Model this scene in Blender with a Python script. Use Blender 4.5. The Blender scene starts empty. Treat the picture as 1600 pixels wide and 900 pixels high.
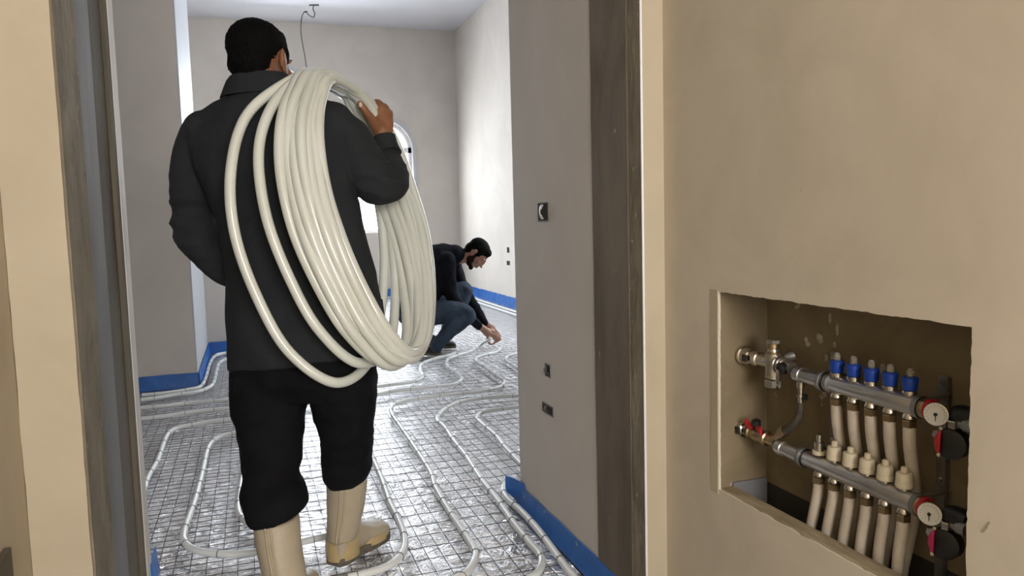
import bpy, bmesh, math, random
from mathutils import Vector, Matrix, noise, Quaternion
R_ = math.radians
scene = bpy.context.scene
COL = scene.collection
random.seed(7)

# ------------------------------------------------------------------ camera
CAM_H = 1.13
yaw, pitch, roll = R_(18.8), R_(5.1), R_(-1.5)
FW = Vector((math.sin(yaw)*math.cos(pitch), math.cos(yaw)*math.cos(pitch), -math.sin(pitch)))
rt0 = Vector((math.cos(yaw), -math.sin(yaw), 0)); up0 = rt0.cross(FW)
RT = rt0*math.cos(roll) + up0*math.sin(roll)
UP = up0*math.cos(roll) - rt0*math.sin(roll)
cam_d = bpy.data.cameras.new('camera'); cam_d.sensor_width = 36; cam_d.lens = 27.0; cam_d.clip_start = 0.05
cam = bpy.data.objects.new('camera', cam_d); COL.objects.link(cam)
M = Matrix.Identity(4)
for i in range(3):
    M[i][0] = RT[i]; M[i][1] = UP[i]; M[i][2] = -FW[i]
M[0][3], M[1][3], M[2][3] = 0, 0, CAM_H
cam.matrix_world = M
scene.camera = cam

# ------------------------------------------------------------------ world, daylight, exposure
w = bpy.data.worlds.new('sky'); scene.world = w; w.use_nodes = True
bg = w.node_tree.nodes['Background']
bg.inputs[0].default_value = (0.86, 0.93, 1.0, 1); bg.inputs[1].default_value = 3.0
scene.view_settings.view_transform = 'Standard'; scene.view_settings.look = 'None'
scene.view_settings.gamma = 1; scene.view_settings.use_curve_mapping = False
scene.view_settings.exposure = 0.55

def area(name, loc, direction, sx, sy, power, col):
    d = bpy.data.lights.new(name, 'AREA'); d.shape = 'RECTANGLE'; d.size = sx; d.size_y = sy
    d.energy = power; d.color = col
    o = bpy.data.objects.new(name, d); COL.objects.link(o); o.location = loc
    o.rotation_euler = Vector(direction).to_track_quat('-Z', 'Y').to_euler(); return o
# daylight in the far windows, the window of the right wall, and the hall's own window behind the camera
area('daylight_far_left', (0.45, 11.98, 2.15), (0, -1, -0.6), 1.3, 2.4, 160, (0.88, 0.94, 1))
area('daylight_far_right', (1.98, 11.98, 1.8), (-0.35, -1, -0.6), 0.9, 1.75, 45, (0.88, 0.94, 1))
area('daylight_right', (3.42, 6.9, 1.9), (-1, 0, -0.6), 2.6, 2.2, 24, (0.90, 0.95, 1))
area('daylight_hall', (0.35, -2.35, 1.7), (0.02, 1, -0.03), 1.1, 1.6, 63, (1, 0.945, 0.90))

# ------------------------------------------------------------------ dimensions
XR, XL = 0.975, -0.350          # faces of the door reveal
YD = 1.795                      # hall face of the doorway wall
YE_R, YE_L = 2.82, 2.58         # where the reveals end in the room
XW, XH = 1.038, -0.462           # hall walls
XRR, YF, ZC = 3.15, 11.7, 4.03  # right wall, far wall, ceiling of the room

def AT(px, py, d):              # point d metres ahead of the lens along the line of sight
    return Vector((0, 0, CAM_H)) + (FW + RT*((px-800)/1200) - UP*((py-450)/1200))*d
def ONZ(px, py, z=0.0):
    r = FW + RT*((px-800)/1200) - UP*((py-450)/1200)
    return Vector((0, 0, CAM_H)) + r*((z-CAM_H)/r.z)
RH = Vector((math.cos(yaw), -math.sin(yaw), 0)); FH = Vector((math.sin(yaw), math.cos(yaw), 0)); ZZ = Vector((0, 0, 1))

# ------------------------------------------------------------------ materials
def mat(name, col, rough=0.6, metal=0.0, var=0.0, vscale=3.0, bump=0.0, bscale=60.0, col2=None, spec=0.5,
        stretch=(1, 1, 1), coat=0.0, sss=0.0, detail=6.0, speck=None):
    m = bpy.data.materials.new(name); m.use_nodes = True; nt = m.node_tree; N = nt.nodes; L = nt.links
    b = N['Principled BSDF']
    b.inputs['Base Color'].default_value = (*col, 1); b.inputs['Roughness'].default_value = rough
    b.inputs['Metallic'].default_value = metal; b.inputs['Specular IOR Level'].default_value = spec
    b.inputs['Coat Weight'].default_value = coat
    if sss: b.inputs['Subsurface Weight'].default_value = sss; b.inputs['Subsurface Radius'].default_value = (0.02, 0.01, 0.006)
    tc = N.new('ShaderNodeTexCoord'); mp = N.new('ShaderNodeMapping'); mp.inputs['Scale'].default_value = stretch
    L.new(tc.outputs['Object'], mp.inputs[0])
    cur = None
    if var or col2:
        n = N.new('ShaderNodeTexNoise'); n.inputs['Scale'].default_value = vscale; n.inputs['Detail'].default_value = detail
        n.inputs['Roughness'].default_value = 0.6; n.inputs['Distortion'].default_value = 0.6
        L.new(mp.outputs[0], n.inputs['Vector'])
        r = N.new('ShaderNodeValToRGB'); L.new(n.outputs['Fac'], r.inputs[0])
        c2 = col2 or tuple(c*(1-var) for c in col); c1 = col if col2 else tuple(min(1, c*(1+var)) for c in col)
        r.color_ramp.elements[0].color = (*c2, 1); r.color_ramp.elements[1].color = (*c1, 1)
        r.color_ramp.elements[0].position = 0.32; r.color_ramp.elements[1].position = 0.68
        cur = r.outputs[0]
    if speck:                   # small marks of another colour: (colour, scale, threshold)
        n2 = N.new('ShaderNodeTexNoise'); n2.inputs['Scale'].default_value = speck[1]; n2.inputs['Detail'].default_value = 3
        L.new(mp.outputs[0], n2.inputs['Vector'])
        r2 = N.new('ShaderNodeValToRGB'); L.new(n2.outputs['Fac'], r2.inputs[0])
        r2.color_ramp.elements[0].position = speck[2]; r2.color_ramp.elements[1].position = speck[2]+0.03
        mx = N.new('ShaderNodeMixRGB'); L.new(r2.outputs[0], mx.inputs[0])
        if cur: L.new(cur, mx.inputs[1])
        else: mx.inputs[1].default_value = (*col, 1)
        mx.inputs[2].default_value = (*speck[0], 1); cur = mx.outputs[0]
    if cur: L.new(cur, b.inputs['Base Color'])
    if bump:
        n = N.new('ShaderNodeTexNoise'); n.inputs['Scale'].default_value = bscale; n.inputs['Detail'].default_value = 8
        L.new(mp.outputs[0], n.inputs['Vector'])
        bp = N.new('ShaderNodeBump'); bp.inputs['Strength'].default_value = bump; bp.inputs['Distance'].default_value = 0.01
        L.new(n.outputs['Fac'], bp.inputs['Height']); L.new(bp.outputs[0], b.inputs['Normal'])
    return m

MT = {}
MT['plaster_hall'] = mat('plaster_hall', (0.70, 0.62, 0.50), 0.8, col2=(0.60, 0.53, 0.42), vscale=3.2, bump=0.12, bscale=14, spec=0.3, speck=((0.36, 0.29, 0.2), 26, 0.745))
MT['plaster_yellow'] = mat('plaster_yellow', (0.55, 0.475, 0.35), 0.7, col2=(0.46, 0.39, 0.28), vscale=2.2, bump=0.08, bscale=12, spec=0.3)
MT['plaster_room'] = mat('plaster_room', (0.66, 0.61, 0.555), 0.75, col2=(0.59, 0.545, 0.495), vscale=1.7, bump=0.08, bscale=10, spec=0.3)
MT['plaster_sky_tint'] = mat('plaster_sky_tint', (0.52, 0.53, 0.56), 0.6, var=0.03, vscale=2, bump=0.04, bscale=8)  # pier side's bluish daylight is mixed into this colour; window surrounds share it
MT['ceiling'] = mat('ceiling_paint', (0.60, 0.60, 0.63), 0.7, var=0.03, vscale=1.2, bump=0.05, bscale=6)
MT['concrete'] = mat('raw_concrete', (0.215, 0.185, 0.145), 0.85, col2=(0.13, 0.108, 0.08), vscale=5, bump=0.5, bscale=45, spec=0.3, stretch=(1, 1, 0.45), speck=((0.42, 0.38, 0.31), 42, 0.735))
MT['concrete_rough'] = mat('rough_cement_render', (0.30, 0.265, 0.20), 0.9, col2=(0.17, 0.145, 0.105), vscale=9, bump=0.8, bscale=38, spec=0.3, stretch=(1, 1, 0.6), speck=((0.45, 0.40, 0.31), 60, 0.70))
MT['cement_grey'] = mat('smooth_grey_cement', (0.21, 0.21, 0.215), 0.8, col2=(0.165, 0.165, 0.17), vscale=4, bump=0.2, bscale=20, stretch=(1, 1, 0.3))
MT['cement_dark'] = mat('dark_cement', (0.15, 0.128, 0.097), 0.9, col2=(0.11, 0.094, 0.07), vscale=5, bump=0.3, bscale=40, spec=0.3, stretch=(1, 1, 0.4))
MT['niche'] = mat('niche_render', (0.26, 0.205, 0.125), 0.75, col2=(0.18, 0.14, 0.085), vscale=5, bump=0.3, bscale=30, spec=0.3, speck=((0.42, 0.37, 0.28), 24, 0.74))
MT['sill'] = mat('sill_render', (0.46, 0.38, 0.25), 0.8, col2=(0.22, 0.17, 0.10), vscale=14, bump=0.6, bscale=60, spec=0.3, stretch=(1, 0.3, 1))
MT['hole_shade'] = mat('cavity_shade', (0.035, 0.03, 0.025), 0.95, bump=0.3)  # near-black colour stands for the shade inside holes and slots
MT['slab'] = mat('slab', (0.30, 0.29, 0.27), 0.9, var=0.15)
MT['blue'] = mat('blue_foam', (0.025, 0.16, 0.52), 0.45, col2=(0.012, 0.10, 0.38), vscale=7, bump=0.4, bscale=16, speck=((0.35, 0.42, 0.45), 22, 0.70))
MT['pex'] = mat('white_pex', (0.80, 0.82, 0.80), 0.35, var=0.04, vscale=6)
MT['tie'] = mat('tie_wire', (0.03, 0.03, 0.03), 0.6, metal=0.3)
MT['wire'] = mat('mesh_wire', (0.04, 0.038, 0.036), 0.6, metal=0.2, var=0.3, vscale=8)
MT['skin'] = mat('skin', (0.30, 0.135, 0.065), 0.5, col2=(0.22, 0.09, 0.04), vscale=14, bump=0.15, bscale=140, sss=0.08)
MT['skin_light'] = mat('skin_light', (0.42, 0.23, 0.16), 0.5, col2=(0.34, 0.17, 0.11), vscale=14, bump=0.1, bscale=140, sss=0.08)
MT['nail'] = mat('nail', (0.62, 0.42, 0.33), 0.3)
MT['hair'] = mat('black_hair', (0.0035, 0.003, 0.003), 0.8, bump=0.6, bscale=160, stretch=(1, 1, 0.4), spec=0.1)
MT['beard'] = mat('short_beard', (0.035, 0.02, 0.014), 0.8, col2=(0.012, 0.008, 0.006), vscale=60, spec=0.1)
MT['jacket'] = mat('charcoal_jacket', (0.025, 0.028, 0.031), 0.85, col2=(0.018, 0.020, 0.023), vscale=8, bump=0.25, bscale=420, spec=0.25)
MT['trousers'] = mat('black_trousers', (0.0065, 0.0065, 0.008), 0.85, var=0.2, vscale=9, bump=0.2, bscale=300, spec=0.15)
MT['sweater'] = mat('black_sweater', (0.008, 0.008, 0.012), 0.9, bump=0.3, bscale=300, spec=0.15)
MT['jeans'] = mat('blue_jeans', (0.05, 0.07, 0.10), 0.85, col2=(0.028, 0.04, 0.06), vscale=9, bump=0.3, bscale=300, spec=0.2)
MT['shoe'] = mat('dark_shoe', (0.03, 0.028, 0.027), 0.6, var=0.2)
MT['boot'] = mat('cream_rubber', (0.50, 0.43, 0.32), 0.5, col2=(0.43, 0.355, 0.245), vscale=7, bump=0.12, bscale=30, speck=((0.33, 0.24, 0.12), 30, 0.72))
MT['boot_foot'] = mat('yellowed_rubber', (0.55, 0.42, 0.22), 0.45, col2=(0.46, 0.33, 0.16), vscale=8, bump=0.1)
MT['sole'] = mat('grey_sole', (0.14, 0.12, 0.09), 0.8, var=0.3, vscale=20, bump=0.4)
MT['chrome'] = mat('nickel_plate', (0.60, 0.57, 0.52), 0.24, metal=1.0, var=0.12, vscale=22, bump=0.1, bscale=60)
MT['bar'] = mat('brushed_bar', (0.55, 0.53, 0.51), 0.30, metal=0.9, var=0.2, vscale=16, stretch=(1, 0.25, 1))
MT['brass'] = mat('dull_brass', (0.46, 0.36, 0.22), 0.32, metal=1.0, var=0.2, vscale=30)
MT['nickel_brass'] = mat('nickel_brass', (0.56, 0.52, 0.44), 0.28, metal=0.9, var=0.12, vscale=30)
MT['steel'] = mat('bracket_steel', (0.30, 0.30, 0.29), 0.45, metal=0.8, var=0.2, vscale=20)
MT['bluecap'] = mat('blue_plastic', (0.006, 0.05, 0.36), 0.4, bump=0.05)
MT['cream'] = mat('cream_plastic', (0.62, 0.55, 0.40), 0.5, var=0.06, vscale=30)
MT['red'] = mat('red_plastic', (0.42, 0.012, 0.02), 0.4)
MT['magenta'] = mat('pink_red_plastic', (0.45, 0.02, 0.10), 0.4)
MT['black'] = mat('black_plastic', (0.01, 0.01, 0.011), 0.4)
MT['dial'] = mat('dial_white', (0.72, 0.71, 0.67), 0.35)
MT['insul'] = mat('black_rubber_insulation', (0.035, 0.03, 0.024), 0.7, col2=(0.10, 0.085, 0.06), vscale=30)
MT['pipe_dusty'] = mat('dusty_pipe', (0.62, 0.56, 0.47), 0.55, col2=(0.46, 0.39, 0.30), vscale=12, bump=0.1)
MT['upvc'] = mat('white_window_frame', (0.8, 0.8, 0.82), 0.35)
MT['socket'] = mat('junction_box_grey', (0.16, 0.15, 0.135), 0.7, var=0.25, vscale=30)
MT['cable'] = mat('dark_cable', (0.05, 0.05, 0.055), 0.6)
MT['spark'] = mat('wall_lump', (0.36, 0.32, 0.25), 0.85, var=0.2, vscale=60, bump=0.5)

def clear_plastic(name, col, tr=0.8):
    m = mat(name, col, 0.15); b = m.node_tree.nodes['Principled BSDF']
    b.inputs['Transmission Weight'].default_value = tr; b.inputs['IOR'].default_value = 1.4; return m
MT['clear'] = clear_plastic('clear_sight_glass', (0.8, 0.78, 0.7))
# translucent carried pipe
m = mat('milky_pipe', (0.84, 0.86, 0.79), 0.26, col2=(0.77, 0.79, 0.70), vscale=5, coat=0.4)
b = m.node_tree.nodes['Principled BSDF']; b.inputs['Transmission Weight'].default_value = 0.15; b.inputs['IOR'].default_value = 1.45
MT['milky'] = m
# window glass
m = bpy.data.materials.new('window_glass'); m.use_nodes = True; nt = m.node_tree; nt.nodes.clear()
o_ = nt.nodes.new('ShaderNodeOutputMaterial'); tr = nt.nodes.new('ShaderNodeBsdfTransparent'); gl = nt.nodes.new('ShaderNodeBsdfGlossy')
gl.inputs['Roughness'].default_value = 0.05; mx = nt.nodes.new('ShaderNodeMixShader'); mx.inputs[0].default_value = 0.06
nt.links.new(tr.outputs[0], mx.inputs[1]); nt.links.new(gl.outputs[0], mx.inputs[2]); nt.links.new(mx.outputs[0], o_.inputs[0])
MT['glass'] = m
# crinkled reflective foil
m = bpy.data.materials.new('crinkled_foil'); m.use_nodes = True; nt = m.node_tree; N = nt.nodes; L = nt.links; b = N['Principled BSDF']
b.inputs['Base Color'].default_value = (0.88, 0.88, 0.90, 1); b.inputs['Metallic'].default_value = 0.82; b.inputs['Roughness'].default_value = 0.27
tc = N.new('ShaderNodeTexCoord'); mp = N.new('ShaderNodeMapping'); mp.inputs['Scale'].default_value = (1, 2.0, 1); L.new(tc.outputs['Object'], mp.inputs[0])
n1 = N.new('ShaderNodeTexNoise'); n1.inputs['Scale'].default_value = 9; n1.inputs['Detail'].default_value = 5; n1.inputs['Distortion'].default_value = 1.6
n2 = N.new('ShaderNodeTexVoronoi'); n2.inputs['Scale'].default_value = 13; n2.feature = 'F1'
L.new(mp.outputs[0], n1.inputs['Vector'])
va = N.new('ShaderNodeVectorMath'); va.operation = 'ADD'; sc = N.new('ShaderNodeVectorMath'); sc.operation = 'SCALE'; sc.inputs['Scale'].default_value = 0.25
L.new(n1.outputs['Color'], sc.inputs[0]); L.new(mp.outputs[0], va.inputs[0]); L.new(sc.outputs[0], va.inputs[1]); L.new(va.outputs[0], n2.inputs['Vector'])
ad = N.new('ShaderNodeMath'); ad.operation = 'MULTIPLY_ADD'; ad.inputs[1].default_value = 0.45
L.new(n2.outputs['Distance'], ad.inputs[0]); L.new(n1.outputs['Fac'], ad.inputs[2])
bp = N.new('ShaderNodeBump'); bp.inputs['Strength'].default_value = 1.0; bp.inputs['Distance'].default_value = 0.055
L.new(ad.outputs[0], bp.inputs['Height']); L.new(bp.outputs[0], b.inputs['Normal'])
MT['foil'] = m

# ------------------------------------------------------------------ helpers
def link(name, me, material, parent=None, kind=None):
    o = bpy.data.objects.new(name, me); COL.objects.link(o)
    if material is not None:
        me.materials.clear(); me.materials.append(MT[material])
    if parent is not None:
        o.parent = parent; o.matrix_parent_inverse = parent.matrix_basis.inverted()
    if kind: o['kind'] = kind
    return o
def obj(name, bm, material, parent=None, smooth=True, kind=None, bevel=0):
    bmesh.ops.recalc_face_normals(bm, faces=bm.faces)
    me = bpy.data.meshes.new(name); bm.to_mesh(me); bm.free()
    if smooth:
        for p in me.polygons: p.use_smooth = True
        me.set_sharp_from_angle(angle=R_(40))
    o = link(name, me, material, parent, kind)
    if bevel:
        md = o.modifiers.new('bevel', 'BEVEL'); md.width = bevel; md.segments = 2; md.limit_method = 'ANGLE'
    return o
def tag(o, label, cat, group=None):
    o['label'] = label; o['category'] = cat
    if group: o['group'] = group
    return o
def thing(name, loc, label, cat, group=None):
    o = bpy.data.objects.new(name, None); COL.objects.link(o); o.location = loc; o.empty_display_size = 0.1
    return tag(o, label, cat, group)
def box(bm, a, b):
    x0, y0, z0 = a; x1, y1, z1 = b
    v = [bm.verts.new(p) for p in ((x0,y0,z0),(x1,y0,z0),(x1,y1,z0),(x0,y1,z0),(x0,y0,z1),(x1,y0,z1),(x1,y1,z1),(x0,y1,z1))]
    for f in ((0,3,2,1),(4,5,6,7),(0,1,5,4),(1,2,6,5),(2,3,7,6),(3,0,4,7)): bm.faces.new([v[i] for i in f])
def quad(bm, *ps):
    return bm.faces.new([bm.verts.new(p) for p in ps])
def loft(bm, secs, seg=24, n=2.0, cap=True):
    """secs: (centre, u, v) rings joined into a closed tube"""
    rings = []
    for c, u, v in secs:
        ring = []
        for k in range(seg):
            t = 2*math.pi*k/seg; ct, st = math.cos(t), math.sin(t)
            ring.append(bm.verts.new(c + u*(math.copysign(abs(ct)**(2/n), ct)) + v*(math.copysign(abs(st)**(2/n), st))))
        rings.append(ring)
    for a, b in zip(rings, rings[1:]):
        for k in range(seg): bm.faces.new((a[k], a[(k+1) % seg], b[(k+1) % seg], b[k]))
    if cap:
        bm.faces.new(rings[0]); bm.faces.new(list(reversed(rings[-1])))
    return rings
def spline(pts, n, closed=False):
    """Catmull-Rom through the points (Vector of any size)"""
    out = []; N = len(pts); rng = N if closed else N-1
    for i in range(rng):
        if closed: p = [pts[(i+k-1) % N] for k in range(4)]
        else: p = [pts[max(i-1, 0)], pts[i], pts[i+1], pts[min(i+2, N-1)]]
        for j in range(n):
            t = j/n
            out.append(0.5*((2*p[1]) + (-p[0]+p[2])*t + (2*p[0]-5*p[1]+4*p[2]-p[3])*t*t + (-p[0]+3*p[1]-3*p[2]+p[3])*t**3))
    if not closed: out.append(pts[-1].copy())
    return out
def tube(bm, pts, rad, seg=10, closed=False, cap=True):
    """round tube along the points with transported frames; rad is a number or a list"""
    N = len(pts); rings = []
    if not isinstance(rad, (list, tuple)): rad = [rad]*N
    def tan(i):
        a = pts[(i-1) % N] if (closed or i > 0) else pts[i]; b = pts[(i+1) % N] if (closed or i < N-1) else pts[i]
        t = b-a; return t.normalized() if t.length > 1e-9 else Vector((0, 0, 1))
    t0 = tan(0); nrm = t0.orthogonal().normalized()
    for i in range(N):
        t1 = tan(i); nrm = (t0.rotation_difference(t1) @ nrm); nrm = (nrm - t1*nrm.dot(t1)).normalized(); t0 = t1
        bn = t1.cross(nrm); r = rad[i]
        rings.append([bm.verts.new(pts[i] + (nrm*math.cos(2*math.pi*k/seg) + bn*math.sin(2*math.pi*k/seg))*r) for k in range(seg)])
    prs = list(zip(rings, rings[1:]))
    for a, b in prs:
        for k in range(seg): bm.faces.new((a[k], a[(k+1) % seg], b[(k+1) % seg], b[k]))
    if closed:
        a, b = rings[-1], rings[0]
        sh = min(range(seg), key=lambda s: (a[0].co-b[s].co).length)
        for k in range(seg): bm.faces.new((a[k], a[(k+1) % seg], b[(k+1+sh) % seg], b[(k+sh) % seg]))
    elif cap:
        bm.faces.new(rings[0]); bm.faces.new(list(reversed(rings[-1])))
def cyl(bm, a, b, r, r2=None, seg=16):
    a, b = Vector(a), Vector(b); tube(bm, [a, b], [r, r if r2 is None else r2], seg)
def lathe(bm, base, axis, prof, seg=20, ref=None, sides=None):
    """prof: list of (distance along axis, radius)"""
    base = Vector(base); ax = Vector(axis).normalized(); u = (Vector(ref) if ref else ax.orthogonal()).normalized(); v = ax.cross(u)
    s = sides or seg
    loft(bm, [(base+ax*h, u*r, v*r) for h, r in prof], seg=s)
def ell(bm, c, rx, ry, rz, fx=None, fy=None, fz=None, seg=20):
    fx = fx or Vector((1, 0, 0)); fy = fy or Vector((0, 1, 0)); fz = fz or Vector((0, 0, 1))
    m_ = Matrix.Identity(4)
    for i in range(3): m_[i][0] = fx[i]*rx; m_[i][1] = fy[i]*ry; m_[i][2] = fz[i]*rz; m_[i][3] = c[i]
    bmesh.ops.create_uvsphere(bm, u_segments=seg, v_segments=max(8, seg//2+2), radius=1.0, matrix=m_)
def fuse(bm, voxel, smooth=6, disp=None):
    """one continuous skin from overlapping closed shapes"""
    bmesh.ops.recalc_face_normals(bm, faces=bm.faces)
    me = bpy.data.meshes.new('tmp'); bm.to_mesh(me); bm.free()
    o = bpy.data.objects.new('tmp', me); COL.objects.link(o)
    md = o.modifiers.new('r', 'REMESH'); md.mode = 'VOXEL'; md.voxel_size = voxel
    if smooth:
        sm = o.modifiers.new('s', 'SMOOTH'); sm.iterations = smooth; sm.factor = 0.5
    dg = bpy.context.evaluated_depsgraph_get(); dg.update()
    out = bpy.data.meshes.new_from_object(o.evaluated_get(dg))
    bpy.data.objects.remove(o)
    if disp:
        nr = [v.normal.copy() for v in out.vertices]
        for v, nn in zip(out.vertices, nr): v.co = v.co + nn*disp(v.co, nn)
    for p in out.polygons: p.use_smooth = True
    return out

# ------------------------------------------------------------------ room shell
def wall_open(name, org, u, nrm, W, Z0, Z1, openings, material, thick=0.26, reveal_mat=None):
    """vertical wall in the plane org + u*s, normal nrm towards the room, with (s0, s1, sill, spring, arch) openings"""
    bm = bmesh.new(); org = Vector(org); u = Vector(u); nrm = Vector(nrm)
    P = lambda s, z, d=0: org + u*s + Vector((0, 0, z)) - nrm*d
    def col(s0, s1, zs):
        for (a0, a1), (b0, b1) in zs:
            quad(bm, P(s0, a0), P(s1, a1), P(s1, b1), P(s0, b0)); quad(bm, P(s0, a0, thick), P(s1, a1, thick), P(s1, b1, thick), P(s0, b0, thick))
    s = 0
    for s0, s1, sill, spr, arch in sorted(openings):
        col(s, s0, [((Z0, Z0), (Z1, Z1))]); s = s1
        n = 20 if arch else 1
        def top(t): return spr + (arch*math.sqrt(max(0, 1-(2*t-1)**2)) if arch else 0)
        for i in range(n):
            t0, t1 = [(1-math.cos(math.pi*q/n))/2 for q in (i, i+1)] if n > 1 else (0, 1)
            a, b2 = s0+(s1-s0)*t0, s0+(s1-s0)*t1
            col(a, b2, [((Z0, Z0), (sill, sill)), ((top(t0), top(t1)), (Z1, Z1))])
            quad(bm, P(a, top(t0)), P(b2, top(t1)), P(b2, top(t1), thick), P(a, top(t0), thick))
        quad(bm, P(s0, sill), P(s1, sill), P(s1, sill, thick), P(s0, sill, thick))
        for q in (s0, s1): quad(bm, P(q, sill), P(q, spr), P(q, spr, thick), P(q, sill, thick))
    col(s, W, [((Z0, Z0), (Z1, Z1))])
    bmesh.ops.remove_doubles(bm, verts=bm.verts, dist=1e-5)
    return obj(name, bm, material, smooth=False, kind='structure')

# far wall, two arched windows; the left end of the room lies behind the pier
wf = wall_open('wall_far', (-4, YF, 0), (1, 0, 0), (0, -1, 0), 4+XRR, 0, ZC,
     [(4+0.45-0.66, 4+0.45+0.66, 1.0, 2.74, 0.66), (4+1.98-0.455, 4+1.98+0.455, 0.98, 2.215, 0.455)], 'plaster_room')
# right wall with a window hidden from the lens by the doorway wall
wr = wall_open('wall_room_right', (XRR, 2.55, 0), (0, 1, 0), (-1, 0, 0), YF-2.55, 0, ZC, [(2.95, 5.75, 0.85, 2.95, 0)], 'plaster_room')
bm = bmesh.new(); box(bm, (-4.2, 2.58, 0), (-4, YF, ZC)); obj('wall_room_left', bm, 'plaster_room', smooth=False, kind='structure')

def window(n, cx, half, sill, spr, arch, plane='far', y=YF+0.10, centre_bar=True):
    root = bpy.data.objects.new('window_%d' % n, None); COL.objects.link(root); root['kind'] = 'structure'
    P = (lambda s, z, d: Vector((cx+s, y+d, z))) if plane == 'far' else (lambda s, z, d: Vector((y+d, cx+s, z)))
    root.location = P(0, sill, 0)
    fr = bmesh.new(); wd, dp = 0.05, 0.03
    def barz(s0, s1, z0, z1, b=fr):
        a, c = P(s0, z0, -dp), P(s1, z1, dp); box(b, [min(a[i], c[i]) for i in range(3)], [max(a[i], c[i]) for i in range(3)])
    barz(-half, -half+wd, sill, spr); barz(half-wd, half, sill, spr); barz(-half+wd, half-wd, sill, sill+wd)
    obj('window_frame', fr, 'upvc', root, smooth=False)
    b2 = bmesh.new(); barz(-half, half, spr-0.03, spr+0.05, b2); obj('transom', b2, 'upvc', root, smooth=False)
    nm = 2 if half > 0.55 else 0
    for k in range(nm):
        s = -half + 2*half*(k+1)/(nm+1)
        b3 = bmesh.new(); barz(s-0.03, s+0.03, sill+wd, spr-0.03, b3); obj('mullion', b3, 'upvc', root, smooth=False)
    if arch:
        ab = bmesh.new(); prev = None
        for i in range(25):
            t = math.pi*i/24; q = []
            for (r0, r1), d in (((half, arch), -dp), ((half-wd, arch-wd), -dp), ((half-wd, arch-wd), dp), ((half, arch), dp)):
                q.append(ab.verts.new(P(r0*math.cos(t), spr+r1*math.sin(t), d)))
            if prev:
                for k in range(4): ab.faces.new((prev[k], prev[(k+1) % 4], q[(k+1) % 4], q[k]))
            prev = q
        obj('arch_frame', ab, 'upvc', root, smooth=False)
    edges = [-half+wd] + [-half + 2*half*(k+1)/(nm+1) for k in range(nm)] + [half-wd]
    for a, c in zip(edges, edges[1:]):
        g = bmesh.new(); quad(g, P(a+.03, sill+wd, 0), P(c-.03, sill+wd, 0), P(c-.03, spr-.03, 0), P(a+.03, spr-.03, 0)); obj('glass_pane', g, 'glass', root, smooth=False)
    if arch:
        g = bmesh.new(); g.faces.new([g.verts.new(P((half-wd)*math.cos(math.pi*i/20), spr+0.05+(arch-wd-.05)*math.sin(math.pi*i/20), 0)) for i in range(21)])
        obj('glass_pane', g, 'glass', root, smooth=False)
    # raised plaster band round the opening, on the room side
    if plane == 'far' and arch:
        tb = bmesh.new(); prev = None
        path = [(-half, sill)] + [(-half*math.cos(math.pi*i/24), spr+arch*math.sin(math.pi*i/24)) for i in range(25)] + [(half, sill)]
        for i, (s, z) in enumerate(path):
            if i in (0, len(path)-1): ds, dz = math.copysign(0.055, s), 0
            else:
                a_ = math.pi*(i-1)/24; ds, dz = -0.055*math.cos(a_), 0.055*math.sin(a_)
            yy = YF-y
            q = [tb.verts.new(P(s, z, yy)), tb.verts.new(P(s+ds, z+dz, yy)), tb.verts.new(P(s+ds, z+dz, yy-0.025)), tb.verts.new(P(s, z, yy-0.025))]
            if prev:
                for k in range(4): tb.faces.new((prev[k], prev[(k+1) % 4], q[(k+1) % 4], q[k]))
            prev = q
        obj('window_surround', tb, 'plaster_sky_tint', root, smooth=False)
window(1, 0.45, 0.66, 1.0, 2.74, 0.66)
window(2, 1.98, 0.455, 0.98, 2.215, 0.455)
window(3, 2.55+4.35, 1.4, 0.85, 2.95, 0, plane='right', y=XRR+0.12)

bm = bmesh.new(); box(bm, (-4.2, YD, ZC), (XRR+.2, YF+.2, ZC+.15)); obj('ceiling', bm, 'ceiling', smooth=False, kind='structure')
bm = bmesh.new(); box(bm, (XH, -2.6, 3.0), (XW, YD, 3.1)); obj('ceiling_hall', bm, 'ceiling', smooth=False, kind='structure')
bm = bmesh.new(); box(bm, (-4.2, -2.6, -0.16), (XRR+.3, YF+.3, -0.03)); obj('floor', bm, 'slab', smooth=False, kind='structure')
# pier on the left with bluish daylight put into its side's colour, and the low wall behind it
bm = bmesh.new(); box(bm, (-1.9, 5.83, 0), (-0.405, 7.3, ZC)); pier = obj('wall_left_pier', bm, 'plaster_room', smooth=False, kind='structure')
bm = bmesh.new(); box(bm, (-0.405, 5.83, 0), (-0.393, 7.3, ZC)); obj('pier_side', bm, 'plaster_sky_tint', pier, smooth=False)
bm = bmesh.new(); box(bm, (-0.393, 7.3, 0), (0.28, 7.45, 1.30)); obj('wall_low', bm, 'plaster_room', smooth=False, kind='structure')
# doorway wall, right and left of the opening, and the lintel
bm = bmesh.new(); box(bm, (XR+.004, YD+.004, -0.03), (XW+.17, YD+0.2, ZC)); box(bm, (XR, 2.09, -0.03), (XRR, YE_R, ZC)); 
obj('wall_doorway_right', bm, 'plaster_room', smooth=False, kind='structure')
bm = bmesh.new(); box(bm, (-4, 2.46, -0.03), (XL-.02, YE_L-.003, ZC)); box(bm, (XH-.2, YD+.02, -0.03), (XL-.05, 2.46, ZC)); obj('wall_doorway_left', bm, 'plaster_room', smooth=False, kind='structure')
bm = bmesh.new(); box(bm, (XL, YD, 2.55), (XR, YE_L, ZC)); obj('wall_lintel', bm, 'plaster_room', smooth=False, kind='structure')
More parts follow.
